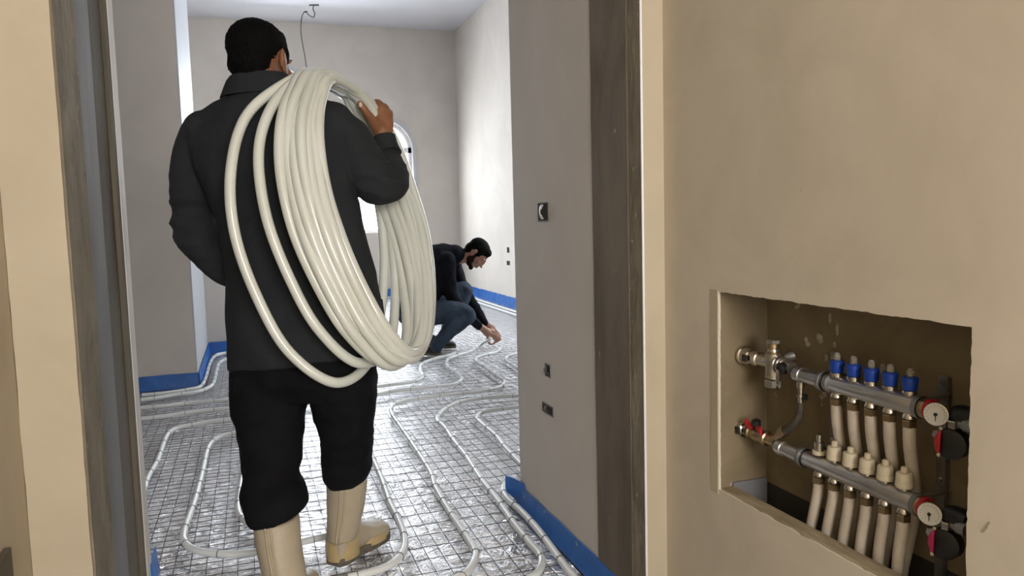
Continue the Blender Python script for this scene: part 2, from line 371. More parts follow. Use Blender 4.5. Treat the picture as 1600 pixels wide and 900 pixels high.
# trims: ragged vertical bands of bare cement in the reveals
def band(name, x0, x1, y0, y1, z0, z1, mt, rag=0.0, axis='y'):
    """slab with ragged long edges (subdivided in height)"""
    bm = bmesh.new(); n = 90; prev = None
    for i in range(n+1):
        z = z0+(z1-z0)*i/n; j = [rag*noise.noise(Vector((k*7.1, z*9, y0*3+x0))) + rag*.6*noise.noise(Vector((k*3.3, z*37, x1))) for k in range(2)]
        if axis == 'y': pts = [(x0, y0+j[0], z), (x1, y0+j[0], z), (x1, y1+j[1], z), (x0, y1+j[1], z)]
        else: pts = [(x0+j[0], y0, z), (x1+j[1], y0, z), (x1+j[1], y1, z), (x0+j[0], y1, z)]
        q = [bm.verts.new(p) for p in pts]
        if prev:
            for k in range(4): bm.faces.new((prev[k], prev[(k+1) % 4], q[(k+1) % 4], q[k]))
        prev = q
    return obj(name, bm, mt, smooth=False, kind='structure')
band('trim_1', XR-.003, XR+.06, 1.868, 2.094, -.03, 2.55, 'concrete', 0.002)            # dark reveal of the right jamb
band('trim_2', XR-.001, XR+.06, YD+.002, 1.872, -.03, 2.55, 'concrete_rough', 0.003)    # its rough edge
band('trim_3', XR+.001, XW+.01, YD-.004, YD+.02, -.03, 3.0, 'plaster_yellow', 0.0015, 'x')
bm = bmesh.new(); cyl(bm, (XR+.0005, YD-.003, -.03), (XR+.0005, YD-.003, 3.0), .0034, seg=8); obj('corner_bead', bm, 'upvc', kind='structure')
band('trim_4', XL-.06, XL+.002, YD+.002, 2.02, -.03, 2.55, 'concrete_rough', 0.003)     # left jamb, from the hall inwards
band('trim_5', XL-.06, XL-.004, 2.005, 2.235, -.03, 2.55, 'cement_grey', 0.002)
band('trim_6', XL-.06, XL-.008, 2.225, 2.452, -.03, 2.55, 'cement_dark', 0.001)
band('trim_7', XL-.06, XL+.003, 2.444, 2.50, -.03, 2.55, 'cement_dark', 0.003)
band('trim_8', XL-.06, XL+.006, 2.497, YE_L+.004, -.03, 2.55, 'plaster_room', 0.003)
# hall walls
band('trim_9', XH+.001, XL-.001, YD-.012, YD+.01, -.03, 3.0, 'plaster_yellow', 0.0015, 'x')
bm = bmesh.new(); box(bm, (XH-.2, -2.6, -.03), (XH, YD, 3.1)); obj('wall_left', bm, 'plaster_yellow', smooth=False, kind='structure')
bm = bmesh.new(); box(bm, (XH, 0.8, -.03), (XH+.012, 1.62, 0.545)); obj('baseboard_left', bm, 'cement_dark', smooth=False, kind='structure')
wall_open('wall_back', (XH-.1, -2.6, 0), (1, 0, 0), (0, 1, 0), XW-XH+.2, -.03, 3.1, [(.35, 1.5, .85, 2.55, 0)], 'plaster_yellow', .1)

# niche wall: grid face with a ragged-edged hole
NY0, NY1, NZ0, NZ1, NB = 0.873, 1.545, 0.470, 0.948, 1.178
bm = bmesh.new()
def nedge(t, side):     # uneven outline of the hole
    return 0.0022*noise.noise(Vector((t*60, side*9.1, 0))) + 0.0018*noise.noise(Vector((t*17, side*5.1, 2)))
hole = []
nn = 60
for i in range(nn): t = i/nn; hole.append(((NY0+(NY1-NY0)*t), NZ0+nedge(t, 1)))
for i in range(nn): t = i/nn; hole.append((NY1+nedge(t, 2), NZ0+(NZ1-NZ0)*t))
for i in range(nn): t = i/nn; hole.append((NY1-(NY1-NY0)*t, NZ1+nedge(t, 3)))
for i in range(nn): t = i/nn; hole.append((NY0+nedge(t, 4), NZ1-(NZ1-NZ0)*t))
outer = []
Y0, Y1, Z0w, Z1w = -2.6, YD, -.03, 3.1
for i in range(nn): t = i/nn; outer.append((Y0+(Y1-Y0)*t, Z0w))
for i in range(nn): t = i/nn; outer.append((Y1, Z0w+(Z1w-Z0w)*t))
for i in range(nn): t = i/nn; outer.append((Y1-(Y1-Y0)*t, Z1w))
for i in range(nn): t = i/nn; outer.append((Y0, Z1w-(Z1w-Z0w)*t))
vh = [bm.verts.new((XW, y, z)) for y, z in hole]; vo = [bm.verts.new((XW, y, z)) for y, z in outer]
vb = [bm.verts.new((XW+.006, y, z)) for y, z in hole]
for i in range(4*nn):
    j = (i+1) % (4*nn); bm.faces.new((vo[i], vo[j], vh[j], vh[i])); bm.faces.new((vh[i], vh[j], vb[j], vb[i]))
wn = obj('wall_right', bm, 'plaster_hall', smooth=False, kind='structure')
# lining of the niche
bm = bmesh.new(); e = .003
quad(bm, (NB, NY0-e, NZ0+.0), (NB, NY1+e, NZ0+.0), (NB, NY1+e, NZ1+e), (NB, NY0-e, NZ1+e))
quad(bm, (XW+.004, NY1+e, NZ0-e), (NB, NY1+e, NZ0-e), (NB, NY1+e, NZ1+e), (XW+.004, NY1+e, NZ1+e))
quad(bm, (XW+.004, NY0-e, NZ0-e), (NB, NY0-e, NZ0-e), (NB, NY0-e, NZ1+e), (XW+.004, NY0-e, NZ1+e))
quad(bm, (XW+.004, NY0-e, NZ1+e), (NB, NY0-e, NZ1+e), (NB, NY1+e, NZ1+e), (XW+.004, NY1+e, NZ1+e))
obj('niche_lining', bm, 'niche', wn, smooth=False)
bm = bmesh.new()        # shaft below where the pipes go down, its shade put into the colour
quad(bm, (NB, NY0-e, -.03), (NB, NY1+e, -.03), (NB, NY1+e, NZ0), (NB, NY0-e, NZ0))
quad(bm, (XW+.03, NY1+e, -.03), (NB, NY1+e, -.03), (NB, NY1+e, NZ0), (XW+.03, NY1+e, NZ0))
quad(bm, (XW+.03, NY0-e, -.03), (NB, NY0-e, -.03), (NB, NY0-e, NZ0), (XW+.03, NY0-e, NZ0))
obj('shaft_lining', bm, 'hole_shade', wn, smooth=False)
bm = bmesh.new(); n = 60; prev = None    # uneven sill
for i in range(n+1):
    y = NY0-e+(NY1-NY0+2*e)*i/n; a = noise.noise(Vector((y*40, 0, 0)))*.002; b_ = noise.noise(Vector((y*22, 5, 0)))*.004
    q = [bm.verts.new(p) for p in ((XW+.0015, y, NZ0-.02), (XW+.0005, y, NZ0-.002+a), (XW+.012, y, NZ0+.002+b_*.4), (XW+.047+b_, y, NZ0+.001), (XW+.049+b_, y, NZ0-.03))]
    if prev:
        for k in range(5): bm.faces.new((prev[k], prev[(k+1) % 5], q[(k+1) % 5], q[k]))
    prev = q
obj('niche_sill', bm, 'sill', wn, smooth=False)
bm = bmesh.new(); box(bm, (XW-.0015, NY1+.001, NZ0-.012), (XW+.001, NY1+.030, NZ1+.004)); obj('niche_edge_patch', bm, 'plaster_yellow', wn, smooth=False)
bm = bmesh.new(); box(bm, (XW+.04, NY1-.004, NZ0-.05), (NB-.004, NY1+.002, NZ0+.012)); obj('cut_board', bm, 'cement_grey', wn, smooth=False)
for k in range(10):     # plaster lumps left on the niche's back
    y = NY0+.56-random.random()*.30; z = (NZ0+.33 + random.random()*.08) if k else NZ0+.43
    bm = bmesh.new(); ell(bm, Vector((NB, y, z)), .003, .004+random.random()*.006, .006+random.random()*.009, seg=10); obj('plaster_lump', bm, 'spark', wn)

# ------------------------------------------------------------------ foil, mesh, edge strips
def fz(x, y):
    return 0.0035*noise.noise(Vector((x*2.2, y*3.0, 0))) + 0.0025*noise.noise(Vector((x*7, y*9, 4))) - 0.006
bm = bmesh.new(); step = 0.05; nx, ny = int((XRR+4)/step), int((YF-1.9)/step)
vs = {}
def gv(i, j):
    if (i, j) not in vs:
        x = -4+(XRR+4)*i/nx; y = 1.9+(YF-1.9)*j/ny; vs[i, j] = bm.verts.new((x, y, fz(x, y)))
    return vs[i, j]
for i in range(nx):
    for j in range(ny):
        x = -4+(XRR+4)*(i+.5)/nx; y = 1.9+(YF-1.9)*(j+.5)/ny
        if y < YE_R+.03 and x > XR-.03: continue
        if y < YE_L+.03 and x < XL+.03: continue
        if -1.9 < x < -.41 and 5.85 < y < 7.3: continue
        bm.faces.new((gv(i, j), gv(i+1, j), gv(i+1, j+1), gv(i, j+1)))
tag(obj('foil_sheet', bm, 'foil'), 'crinkled silver insulation foil covering the whole floor of the room', 'foil')
bm = bmesh.new()
def wire(p, q, r=0.0013):
    n = max(2, int((q-p).length/0.3)); ph = random.random()*50
    pts = []
    for i in range(n+1):
        c = p.lerp(q, i/n); c.z = 0.007 + 0.002*noise.noise(Vector((c.x*3, c.y*3, ph))); off = 0.007*noise.noise(Vector((i*.4, ph, 1)))
        c += (Vector((0, off, 0)) if abs(q.x-p.x) > abs(q.y-p.y) else Vector((off, 0, 0))); pts.append(c)
    tube(bm, pts, r, seg=4, cap=False)
x = -1.8
while x < XRR-.05:
    y0 = 1.92 if XL+.02 < x < XR-.04 else (YE_R+.04 if x >= XR-.04 else YE_L+.04)
    if not (-1.9 < x < -.38): wire(Vector((x, y0, 0)), Vector((x, YF-.08, 0)))
    else: wire(Vector((x, y0, 0)), Vector((x, 5.78, 0)))
    x += 0.0503
y = 1.94
while y < YF-.08:
    x0, x1 = (XL+.02, XR-.04) if y < YE_L+.02 else ((-1.8, XR-.04) if y < YE_R+.02 else (-1.8, XRR-.06))
    if 5.80 < y < 7.35: x0 = -.37
    wire(Vector((x0, y, 0)), Vector((x1, y, 0)))
    if y < 6.5: wire(Vector((x0, y+.052, 0)), Vector((.12+.03*math.sin(y*9), y+.052, 0)))
    y += 0.1003
tag(obj('wire_mesh', bm, 'wire', smooth=False, kind='stuff'), 'dark square welded wire mesh lying over the silver floor foil', 'wire mesh')

def strip(path, h, label, mt='blue', lean=0.012):
    """foam edge strip standing along a wall, path at floor level with the side it leans to"""
    bm = bmesh.new(); prev = None; pts = []
    for (a, b) in zip(path, path[1:]):
        a, b = Vector(a), Vector(b); n = max(1, int((b-a).length/.06)); pts += [a.lerp(b, i/n) for i in range(n)]
    pts.append(Vector(path[-1]))
    for i, p in enumerate(pts):
        t = (pts[min(i+1, len(pts)-1)]-pts[max(i-1, 0)]).normalized(); s = Vector((t.y, -t.x, 0))
        wv = 0.006*noise.noise(Vector((i*.7, h*20, p.x))); hh = h + 0.008*noise.noise(Vector((i*.5, 3, p.y)))
        q = [bm.verts.new(p + s*(lean+wv*.5) + ZZ*0.0), bm.verts.new(p + s*(.006+wv) + ZZ*hh*.55), bm.verts.new(p + s*(.002+abs(wv)) + ZZ*hh),
             bm.verts.new(p + s*(-.003+abs(wv)) + ZZ*hh), bm.verts.new(p + ZZ*0.0 - s*.001)]
        if prev:
            for k in range(5): bm.faces.new((prev[k], prev[(k+1) % 5], q[(k+1) % 5], q[k]))
        else: bm.faces.new(q)
        prev = q
    bm.faces.new(list(reversed(prev)))
    return tag(obj('edge_strip', bm, mt), label, 'foam strip')
strip([(XR-.004, 1.95, 0), (XR-.004, YE_R, 0)][::-1], .076, 'blue foam edge strip along the base of the wall with three sockets', lean=.02)
strip([(-1.85, 5.824, 0), (-.389, 5.824, 0)], .105, 'blue foam edge strip along the front of the left plaster pier', lean=.02)
strip([(-.385, 5.82, 0), (-.385, 7.29, 0)], .10, 'blue foam edge strip along the daylit side of the left pier', lean=.02)
strip([(-.38, 7.292, 0), (.28, 7.292, 0)], .11, 'blue foam edge strip at the low wall behind the left pier')
strip([(.0, YF-.006, 0), (XRR-.01, YF-.006, 0)], .12, 'blue foam edge strip along the far window wall')
strip([(XRR-.006, YF-.01, 0), (XRR-.006, YE_R, 0)], .14, 'bright blue foam edge strip along the far right wall')
strip([(XL+.004, YE_L-.02, 0), (XL+.004, YE_L+.13, 0)], .085, 'short blue foam strip end at the foot of the left door jamb')
bm = bmesh.new()    # loose flap at the free end of the doorway wall
loft(bm, [(Vector((XR-.005, YE_R-.06, .05)), Vector((.002, 0, 0)), Vector((0, .0, .05))), (Vector((XR-.016, YE_R+.035, .05)), Vector((.002, 0, 0)), Vector((0, 0, .045))), (Vector((XR-.035, YE_R+.085, .058)), Vector((.003, .002, 0)), Vector((0, 0, .034)))], seg=10)
tag(obj('strip_flap', bm, 'blue'), 'loose blue foam flap sticking out past the end of the socket wall', 'foam strip')

# ------------------------------------------------------------------ floor pipes
PZ, PR = 0.024, 0.0125
def floor_pipe(pix, label, n=7, ends=(0, 0), extra=None):
    pts = []
    for q in pix:
        if len(q) == 3: p = ONZ(q[0], q[1], q[2])
        else: p = ONZ(q[0], q[1], PZ)
        pts.append(p)
    if extra: pts += [Vector(e_) for e_ in extra]
    root = thing('heating_pipe', (pts[0].x, pts[0].y, 0), label, 'pipe', 'white floor heating pipes tied to the wire mesh')
    c = spline(pts, n)
    # even spacing
    out = [c[0]]; 
    for p in c[1:]:
        if (p-out[-1]).length > 0.03: out.append(p)
    bm = bmesh.new(); tube(bm, out, PR, seg=12); obj('pipe_run', bm, 'pex', root)
    bm = bmesh.new(); acc = 0.05; k = 0
    for a, b in zip(out, out[1:]):
        acc += (b-a).length
        if acc > 0.15:
            acc = 0; t = (b-a).normalized(); s = t.orthogonal().normalized(); v = t.cross(s)
            if (a-Vector((0, 0, a.z))).length < 9 and a.z < .04:
                ring = [a + (s*math.cos(2*math.pi*i/8)+v*math.sin(2*math.pi*i/8))*(PR+.0012) for i in range(8)]; tube(bm, ring, .0013, seg=4, closed=True); k += 1
    if k: obj('wire_ties', bm, 'tie', root, kind='stuff')
    else: bm.free()
    return root
floor_pipe([(220,625),(250,621),(280,616),(304,613),(325,606),(334,597),(339,577),(344,566),(362,559),(390,556),(440,558)], 'white floor pipe bending round the left pier, outer of two')
floor_pipe([(222,617.5),(260,614),(298,608),(313,604),(321,591),(328,568),(336,556),(349,552),(380,549),(440,550)], 'white floor pipe closest to the base of the left pier')
floor_pipe([(218,638),(260,634),(300,629),(340,626),(368,623),(480,614),(580,605),(612,601),(648,596),(661,588),(657,577),(661,568),(681,560),(700,556),(712,551)], 'white floor pipe whose S bend lies nearest the shoes of the crouching man')
floor_pipe([(218,655),(260,650),(300,644),(340,640),(370,638),(481,630),(587,617),(619,610),(702,602),(721,593),(717,585),(699,571),(700,561),(717,555),(736,549),(749,541),(757,535,.06),(768,529,.10)], 'white floor pipe rising into the hand of the crouching man')
floor_pipe([(225,765),(232,744),(246,719),(259,683),(268,673),(284,667),(324,660),(371,655),(430,650),(470,648)], 'white floor pipe of the wide outer loop left of the standing man')
floor_pipe([(430,668),(400,672),(370,676),(340,684),(325,700),(316,738),(305,780),(288,830),(290,849),(310,861),(355,866),(399,863),(440,855),(474,846),(509,838),(530,832)], 'white floor pipe loop left of the standing man, ending behind his boots')
floor_pipe([(440,690),(400,697),(385,712),(379,740),(374,770),(372,797),(380,812),(397,820),(430,821)], 'white floor pipe bend just left of the near rubber boot')
floor_pipe([(560,672),(574,694),(580,710),(597,750),(610,787),(623,813),(632,840),(629,863),(610,883),(575,895),(540,903)], 'white floor pipe running past the toe of the right rubber boot')
floor_pipe([(690,912),(723,900),(738,883),(743,863),(723,830),(703,800),(680,760),(673,738),(646,696),(624,664),(613,648),(612,637),(624,629),(678,619),(739,613),(776,607),(788,598),(783,592),(756,573),(744,563),(749,557),(772,552),(782,545),(784,538,.05)], 'long white floor pipe up the middle of the foil, left of its twin')
floor_pipe([(790,912),(832,902),(846,884),(845,868),(830,850),(800,813),(777,780),(753,750),(729,713),(710,689),(695,667),(684,657),(687,647),(700,636),(727,626),(773,620),(812,618),(850,615)], 'long white floor pipe up the middle of the foil, right of its twin')
floor_pipe([(850,634),(809,636),(776,640),(753,644),(746,653),(756,664),(776,681),(790,699),(810,720),(830,742)], 'white floor pipe bend partly hidden behind the end of the socket wall')
floor_pipe([(925,925),(893,897),(863,857),(838,824),(813,797),(795,781),(787,768),(789,757),(798,750),(806,752)], 'white floor pipe beside the blue strip at the socket wall')
floor_pipe([(830,545),(806,553),(793,557),(791,563),(802,571),(830,590)], 'white floor pipe bend farthest right, behind the reaching hands')
# pipes that run along the far right wall
for k, xx in enumerate((.16, .26)):
    pts = [Vector((XRR-xx, YF-.3, PZ)), Vector((XRR-xx, 9, PZ)), Vector((XRR-xx, 6.5, PZ))]
    bm = bmesh.new(); tube(bm, spline(pts, 8), PR, seg=10)
    tag(obj('heating_pipe', bm, 'pex'), ('straight white floor pipe next to the strip of the far right wall', 'straight white floor pipe second from the far right wall')[k], 'pipe', 'white floor heating pipes tied to the wire mesh')

# ------------------------------------------------------------------ sockets and ceiling wire
def sock_box(x, y0, y1, z0, z1, label, kind_, mt='socket', d=.003):
    root = thing('junction_box', (x, (y0+y1)/2, z0), label, 'wall box')
    bm = bmesh.new(); t = .004    # rim and floor of the box
    xs = x-d
    box(bm, (xs, y0, z0), (x+.002, y1, z0+t)); box(bm, (xs, y0, z1-t), (x+.002, y1, z1)); box(bm, (xs, y0, z0+t), (x+.002, y0+t, z1-t)); box(bm, (xs, y1-t, z0+t), (x+.002, y1, z1-t))
    obj('rim', bm, mt, root, smooth=False)
    bm = bmesh.new(); box(bm, (x-.0012, y0+t, z0+t), (x+.001, y1-t, z1-t)); obj('back', bm, 'hole_shade', root, smooth=False)  # flat plate, coloured as the shaded depth of the box
    yc, zc, r = (y0+y1)/2, (z0+z1)/2, min(y1-y0, z1-z0)*.3
    if kind_ == 'coil':
        bm = bmesh.new()
        for q in range(3):
            rr = r*(1.15-.28*q); ring = [Vector((x-.006-.002*q, yc+rr*math.cos(a*math.pi/8), zc+rr*1.05*math.sin(a*math.pi/8))) for a in range(-5, 6)]
            tube(bm, ring, .0022, seg=6)
        obj('cable', bm, 'upvc', root)
    elif kind_ == 'cables':
        for q in range(2):
            bm = bmesh.new(); tube(bm, spline([Vector((x, yc-.01+.02*q, zc-r)), Vector((x-.012, yc-.012+.02*q, zc)), Vector((x-.004, yc+.012*q, zc+r))], 5), .0028, seg=6); obj('cable', bm, ('cable', 'socket')[q], root)
    return root
sock_box(XR, 2.452, 2.552, 1.120, 1.186, 'square wall box at chest height with a coiled white cable', 'coil')
sock_box(XR, 2.465, 2.518, .573, .619, 'small wall box in the socket wall, upper of the low pair', 'cables', 'cement_grey')
sock_box(XR, 2.449, 2.552, .437, .472, 'wall box with wire ends in the socket wall, lowest of three', 'cables')
sock_box(XRR, 9.32, 9.41, .705, .775, 'dark wall box on the far right wall, upper one', 'cables', 'hole_shade')
sock_box(XRR, 9.31, 9.43, .545, .60, 'dark wall box on the far right wall, lower one', 'cables', 'hole_shade')
d_ = (ZC-CAM_H)/((FW + RT*((490-800)/1200) - UP*((8-450)/1200)).z)
root = thing('ceiling_wire', AT(490, 8, d_), 'thin dark electric wire dangling from the ceiling to the right of the head', 'wire')
bm = bmesh.new()
pp = [AT(*q, d_-.02) for q in ((490,9),(489,14),(492,22),(489,27),(482,23),(477,18),(472,25),(470,42),(471,58),(474,75),(477,92),(479,108),(481,125))]
tube(bm, spline(pp, 5), .006, seg=6); obj('cable', bm, 'cable', root)
bm = bmesh.new(); cyl(bm, AT(483, 8, d_-.02), AT(498, 8, d_-.02), .010, seg=8); obj('hook', bm, 'cable', root)
bm = bmesh.new(); cyl(bm, AT(475, 19, d_-.02), AT(480, 18, d_-.02), .010, seg=8); obj('connector', bm, 'cable', root)

# ------------------------------------------------------------------ people
def sec(L, R, d, th, dR=None, sh=0.0):
    a, b = AT(*L, d), AT(*R, dR or d); return ((a+b)/2 + FH*sh, (b-a)/2, FH*th)
def limb(bm, pts, n=5, seg=18):
    """tapering limb; pts (px, py, depth, radius m)"""
    vs_ = [Vector((*AT(p[0], p[1], p[2]), p[3])) for p in pts]
    c = spline(vs_, n)
    tube(bm, [Vector(v[:3]) for v in c], [v[3] for v in c], seg)
    for v in (c[0], c[-1]): ell(bm, Vector(v[:3]), v[3]*.98, v[3]*.98, v[3]*.98, seg=14)
def limbw(bm, pts, n=5, seg=14, flat=None):
    vs_ = [Vector((*p[0], p[1])) for p in pts]; c = spline(vs_, n)
    tube(bm, [Vector(v[:3]) for v in c], [v[3] for v in c], seg)
    for v in (c[0], c[-1]): ell(bm, Vector(v[:3]), v[3]*.98, v[3]*.98, v[3]*.98, seg=12)

def head_frame(c, fwd, up):
    fwd = fwd.normalized(); up = (up - fwd*up.dot(fwd)).normalized(); right = fwd.cross(up)
    return c, right, fwd, up
def hp(F, x, y, z, s): return F[0] + (F[1]*x + F[2]*y + F[3]*z)*s
def add_head(bm, F, s=1.0, neck_to=None, neck_r=.055):
    E = lambda x, y, z, rx, ry, rz, sg=24: ell(bm, hp(F, x, y, z, s), rx*s, ry*s, rz*s, F[1], F[2], F[3], sg)
    E(0, -.012, .030, .075, .094, .082); E(0, .022, -.015, .061, .066, .085); E(0, .026, -.070, .047, .050, .036)
    E(0, .064, -.096, .020, .018, .017, 14); E(0, .090, -.002, .010, .013, .027, 14); E(0, .104, -.024, .013, .013, .010, 14)
    for q in (-1, 1):
        E(q*.010, .094, -.029, .009, .010, .007, 12); E(q*.026, .078, .024, .024, .011, .008, 14); E(q*.036, .058, -.022, .022, .022, .022, 14)
        E(q*.030, .070, .007, .014, .009, .006, 12); E(q*.040, -.0, -.068, .018, .036, .020, 14)
        # ear: rim, lobe and inner plate
        E(q*.082, -.014, -.004, .008, .017, .030, 16); E(q*.082, -.008, -.030, .006, .010, .013, 12); E(q*.089, -.022, .004, .005, .009, .024, 12)
    E(0, .086, -.052, .023, .010, .0055, 14); E(0, .084, -.062, .019, .010, .0065, 14)
    if neck_to is not None:
        limbw(bm, [(hp(F, 0, -.030, -.01, s), neck_r*.98), (hp(F, 0, -.028, -.07, s), neck_r*.96), (neck_to, neck_r*1.08)], seg=20)
def add_eyes(F, parent, s=1.0):
    for q in (-1, 1):
        bm = bmesh.new(); ell(bm, hp(F, q*.030, .070, .006, s), .0100*s, .0100*s, .0100*s, F[1], F[2], F[3], 14)
        e_ = obj('eye', bm, 'nail', parent)
        bm = bmesh.new(); ell(bm, hp(F, q*.030, .078, .003, s), .0052*s, .003*s, .0052*s, F[1], F[2], F[3], 10); obj('iris', bm, 'black', e_)
        bm = bmesh.new(); ell(bm, hp(F, q*.030, .085, .029, s), .017*s, .005*s, .004*s, F[1], F[2], F[3], 10); obj('eyebrow', bm, 'hair', parent)
def add_hair(F, parent, s=1.0, voxel=.004, side=True, amp=.0022):
    bm = bmesh.new(); E = lambda x, y, z, rx, ry, rz, sg=28: ell(bm, hp(F, x, y, z, s), rx*s, ry*s, rz*s, F[1], F[2], F[3], sg)
    E(0, -.020, .044, .0815, .100, .083); E(0, -.062, -.010, .066, .052, .055); E(0, .034, .082, .058, .044, .034)
    E(0, -.062, -.048, .052, .036, .034)
    if side:
        for q in (-1, 1): E(q*.068, .014, .022, .011, .022, .034, 16)
    hm = fuse(bm, voxel*s, 3, lambda co, nn_: amp*(noise.noise(co*90) + noise.noise(co*190)))
    return link('hair', hm, 'hair', parent)

def fold(a, f, stretch=(1, 1, .5), seed=0):
    st = Vector(stretch)
    def g(co, nn_):
        p = Vector((co.x*st.x*f, co.y*st.y*f, co.z*st.z*f + seed))
        q = 1-abs(noise.noise(p))*2.2; r = noise.noise(p*2.7+Vector((3, 1, 7)))
        return a*(q*.6 + r*.45 - .35)
    return g

# ---------------- standing man
D = 2.35
def scale_sec(s_, k): return (s_[0], s_[1]*k, s_[2]*k)
J = [sec((372,136),(438,133), D, .055), sec((352,146),(458,140), D, .075), sec((330,160),(492,150), D, .095), sec((312,176),(528,162), D, .108), sec((300,198),(548,184), D, .118),
     sec((297,225),(553,218), D, .128), sec((308,265),(551,262), D, .135), sec((324,300),(552,300), D, .135), sec((340,345),(562,345), D, .13), sec((348,385),(576,385), D, .13),
     sec((352,425),(589,425), D, .135), sec((355,465),(596,465), D, .145), sec((356,505),(594,498), D, .15), sec((357,545),(587,528), D, .15), sec((360,573),(582,548), D, .148)]
arm_l = [(322,205,D,.062), (305,240,D+.02,.066), (302,290,D+.05,.066), (303,335,D+.08,.068), (308,365,D+.08,.070), (330,398,D+.10,.060), (358,424,D+.13,.050), (392,440,D+.16,.042)]
arm_r = [(520,196,D,.066), (545,222,D+.01,.074), (568,256,D+.02,.072), (588,284,D+.03,.068), (600,290,D+.04,.064), (609,276,D+.08,.056), (610,256,D+.11,.047), (604,240,D+.128,.039), (602,232,D+.135,.036)]
# body: head, neck, hidden trunk, arms, the gripping hand
hf = (RH*.32 + FH*.92 - ZZ*.10); HF = head_frame(AT(410, 101, D), hf, ZZ - RH*.10)
bm = bmesh.new(); add_head(bm, HF, 1.03, AT(402, 155, D-.0), .064)
loft(bm, [scale_sec(s_, .84) for s_ in J[1:-1]], seg=28, n=2.3)
limb(bm, [(p[0], p[1], p[2], p[3]*.75) for p in arm_l]); 
limb(bm, [(p[0], p[1], p[2], p[3]*.75) for p in arm_r[:-2]] + [(603,232,D+.13,.028), (598,208,D+.138,.029)])
# hand gripping the coil: palm behind, back of the hand towards the camera's right
W0 = AT(597, 212, D+.135)
def HP(px, py, dd): return AT(px, py, D+dd)
loft(bm, [(HP(599,216,.135), RH*.030, FH*.026), (HP(598,206,.14), RH*.034, FH*.024), (HP(596,196,.143), RH*.040-ZZ*.004, FH*.022), (HP(596,184,.148), RH*.040-ZZ*.010, FH*.019), (HP(597,174,.154), RH*.034-ZZ*.016, FH*.016), (HP(597,169,.158), RH*.026-ZZ*.014, FH*.012)], seg=20)
# four fingers leave the knuckles and close over the far side of the pipe
kn = [((586,166),(579,159),(573,163),(570,171)), ((596,168),(590,160),(583,163),(578,172)), ((604,174),(600,166),(592,169),(587,178)), ((610,184),(609,175),(602,177),(597,185))]
for i, k_ in enumerate(kn):
    r_ = (.0112, .0114, .0108, .0095)[i]; dd = (.15, .155, .16, .165)[i]
    limbw(bm, [(HP((k_[0][0]*2+597)/3, k_[0][1]+14, dd-.006), r_*1.1), (HP(*k_[0], dd), r_*1.18), (HP(*k_[1], dd+.022), r_*1.02), (HP(*k_[2], dd+.055), r_*.95), (HP(*k_[3], dd+.070), r_*.85)], seg=12)
# thumb along the near side, with its fleshy base
ell(bm, HP(588,196,.122), .021, .020, .030, (RH+ZZ*.5).normalized(), FH, (ZZ-RH*.5).normalized(), 16)
limbw(bm, [(HP(590,202,.12), .018), (HP(582,189,.09), .0165), (HP(574,178,.064), .0130), (HP(567,168,.05), .0118), (HP(562.5,162,.046), .0102)], seg=14)
# legs inside the trousers, down into the boots
LL = [(420,590,D), (424,680,D-.03), (430,740,D-.07), (430,800,D-.12), (436,850,D-.14)]
RL = [(535,590,D), (545,690,D+.06), (541,740,D+.10), (541,780,D+.14), (538,810,D+.155)]
limb(bm, [(a, b_, c, r_) for (a, b_, c), r_ in zip(LL, (.085, .068, .05, .045, .035))])
limb(bm, [(a, b_, c, r_) for (a, b_, c), r_ in zip(RL, (.085, .065, .05, .04, .032))])
man = link('person', fuse(bm, .0042, 3, lambda co, nn_: .0006*noise.noise(co*70)), 'skin')
tag(man, 'man seen from behind in charcoal jacket and cream rubber boots carrying a pipe coil', 'person')
add_eyes(HF, man, 1.03); add_hair(HF, man, 1.03)
bm = bmesh.new(); ell(bm, AT(563, 163.5, D+.0355), .0066, .003, .0088, RH, FH, ZZ, 12); obj('thumbnail', bm, 'nail', man)
# jacket
bm = bmesh.new(); loft(bm, J, seg=36, n=2.35)
ell(bm, AT(322, 208, D), .066, .085, .075, seg=20); ell(bm, AT(520, 196, D), .07, .085, .075, seg=20)
limb(bm, arm_l, seg=22); limb(bm, arm_r, seg=22)
f1 = fold(.016, 5.5, (1, 1, .5), 1)
def jfold(co, nn_):
    z = co.z; elbow = max(0, 1-abs((co-AT(303, 350, D+.08)).length)/.17) + max(0, 1-abs((co-AT(595, 285, D+.04)).length)/.15)
    wr_ = elbow*.015*(1-abs(noise.noise(Vector((co.x*6, co.y*6, co.z*26))))*2.4)
    return f1(co, nn_) + wr_
jk = link('jacket', fuse(bm, .007, 3, jfold), 'jacket', man); jk['label'] = 'charcoal work jacket'
# collar of the jacket
bm = bmesh.new()
def ringc(L, R_p, th, sh=0): s_ = sec(L, R_p, D, th, sh=sh); return s_
loft(bm, [ringc((348,156),(464,147),.090, -.008), ringc((355,141),(460,132),.088, -.014), ringc((360,131),(457,123),.086, -.018), ringc((365,125),(452,117),.080, -.020), ringc((369,131),(448,124),.070, -.018)], seg=32, n=2.2)
obj('collar', bm, 'jacket', jk)
bm = bmesh.new(); tube(bm, spline([AT(608,242,D+.12), AT(603,228,D+.132), AT(600,214,D+.138)], 4), [.042, .041, .040, .0395, .039, .0385, .038, .0375, .037], 24); obj('cuff', bm, 'jacket', jk)
bm = bmesh.new()      # hip pocket flap at the right
loft(bm, [sec((574,462),(598,468), D-.06, .012), sec((576,478),(601,492), D-.055, .014), sec((580,492),(601,502), D-.05, .012)], seg=16); obj('pocket_flap', bm, 'jacket', jk)
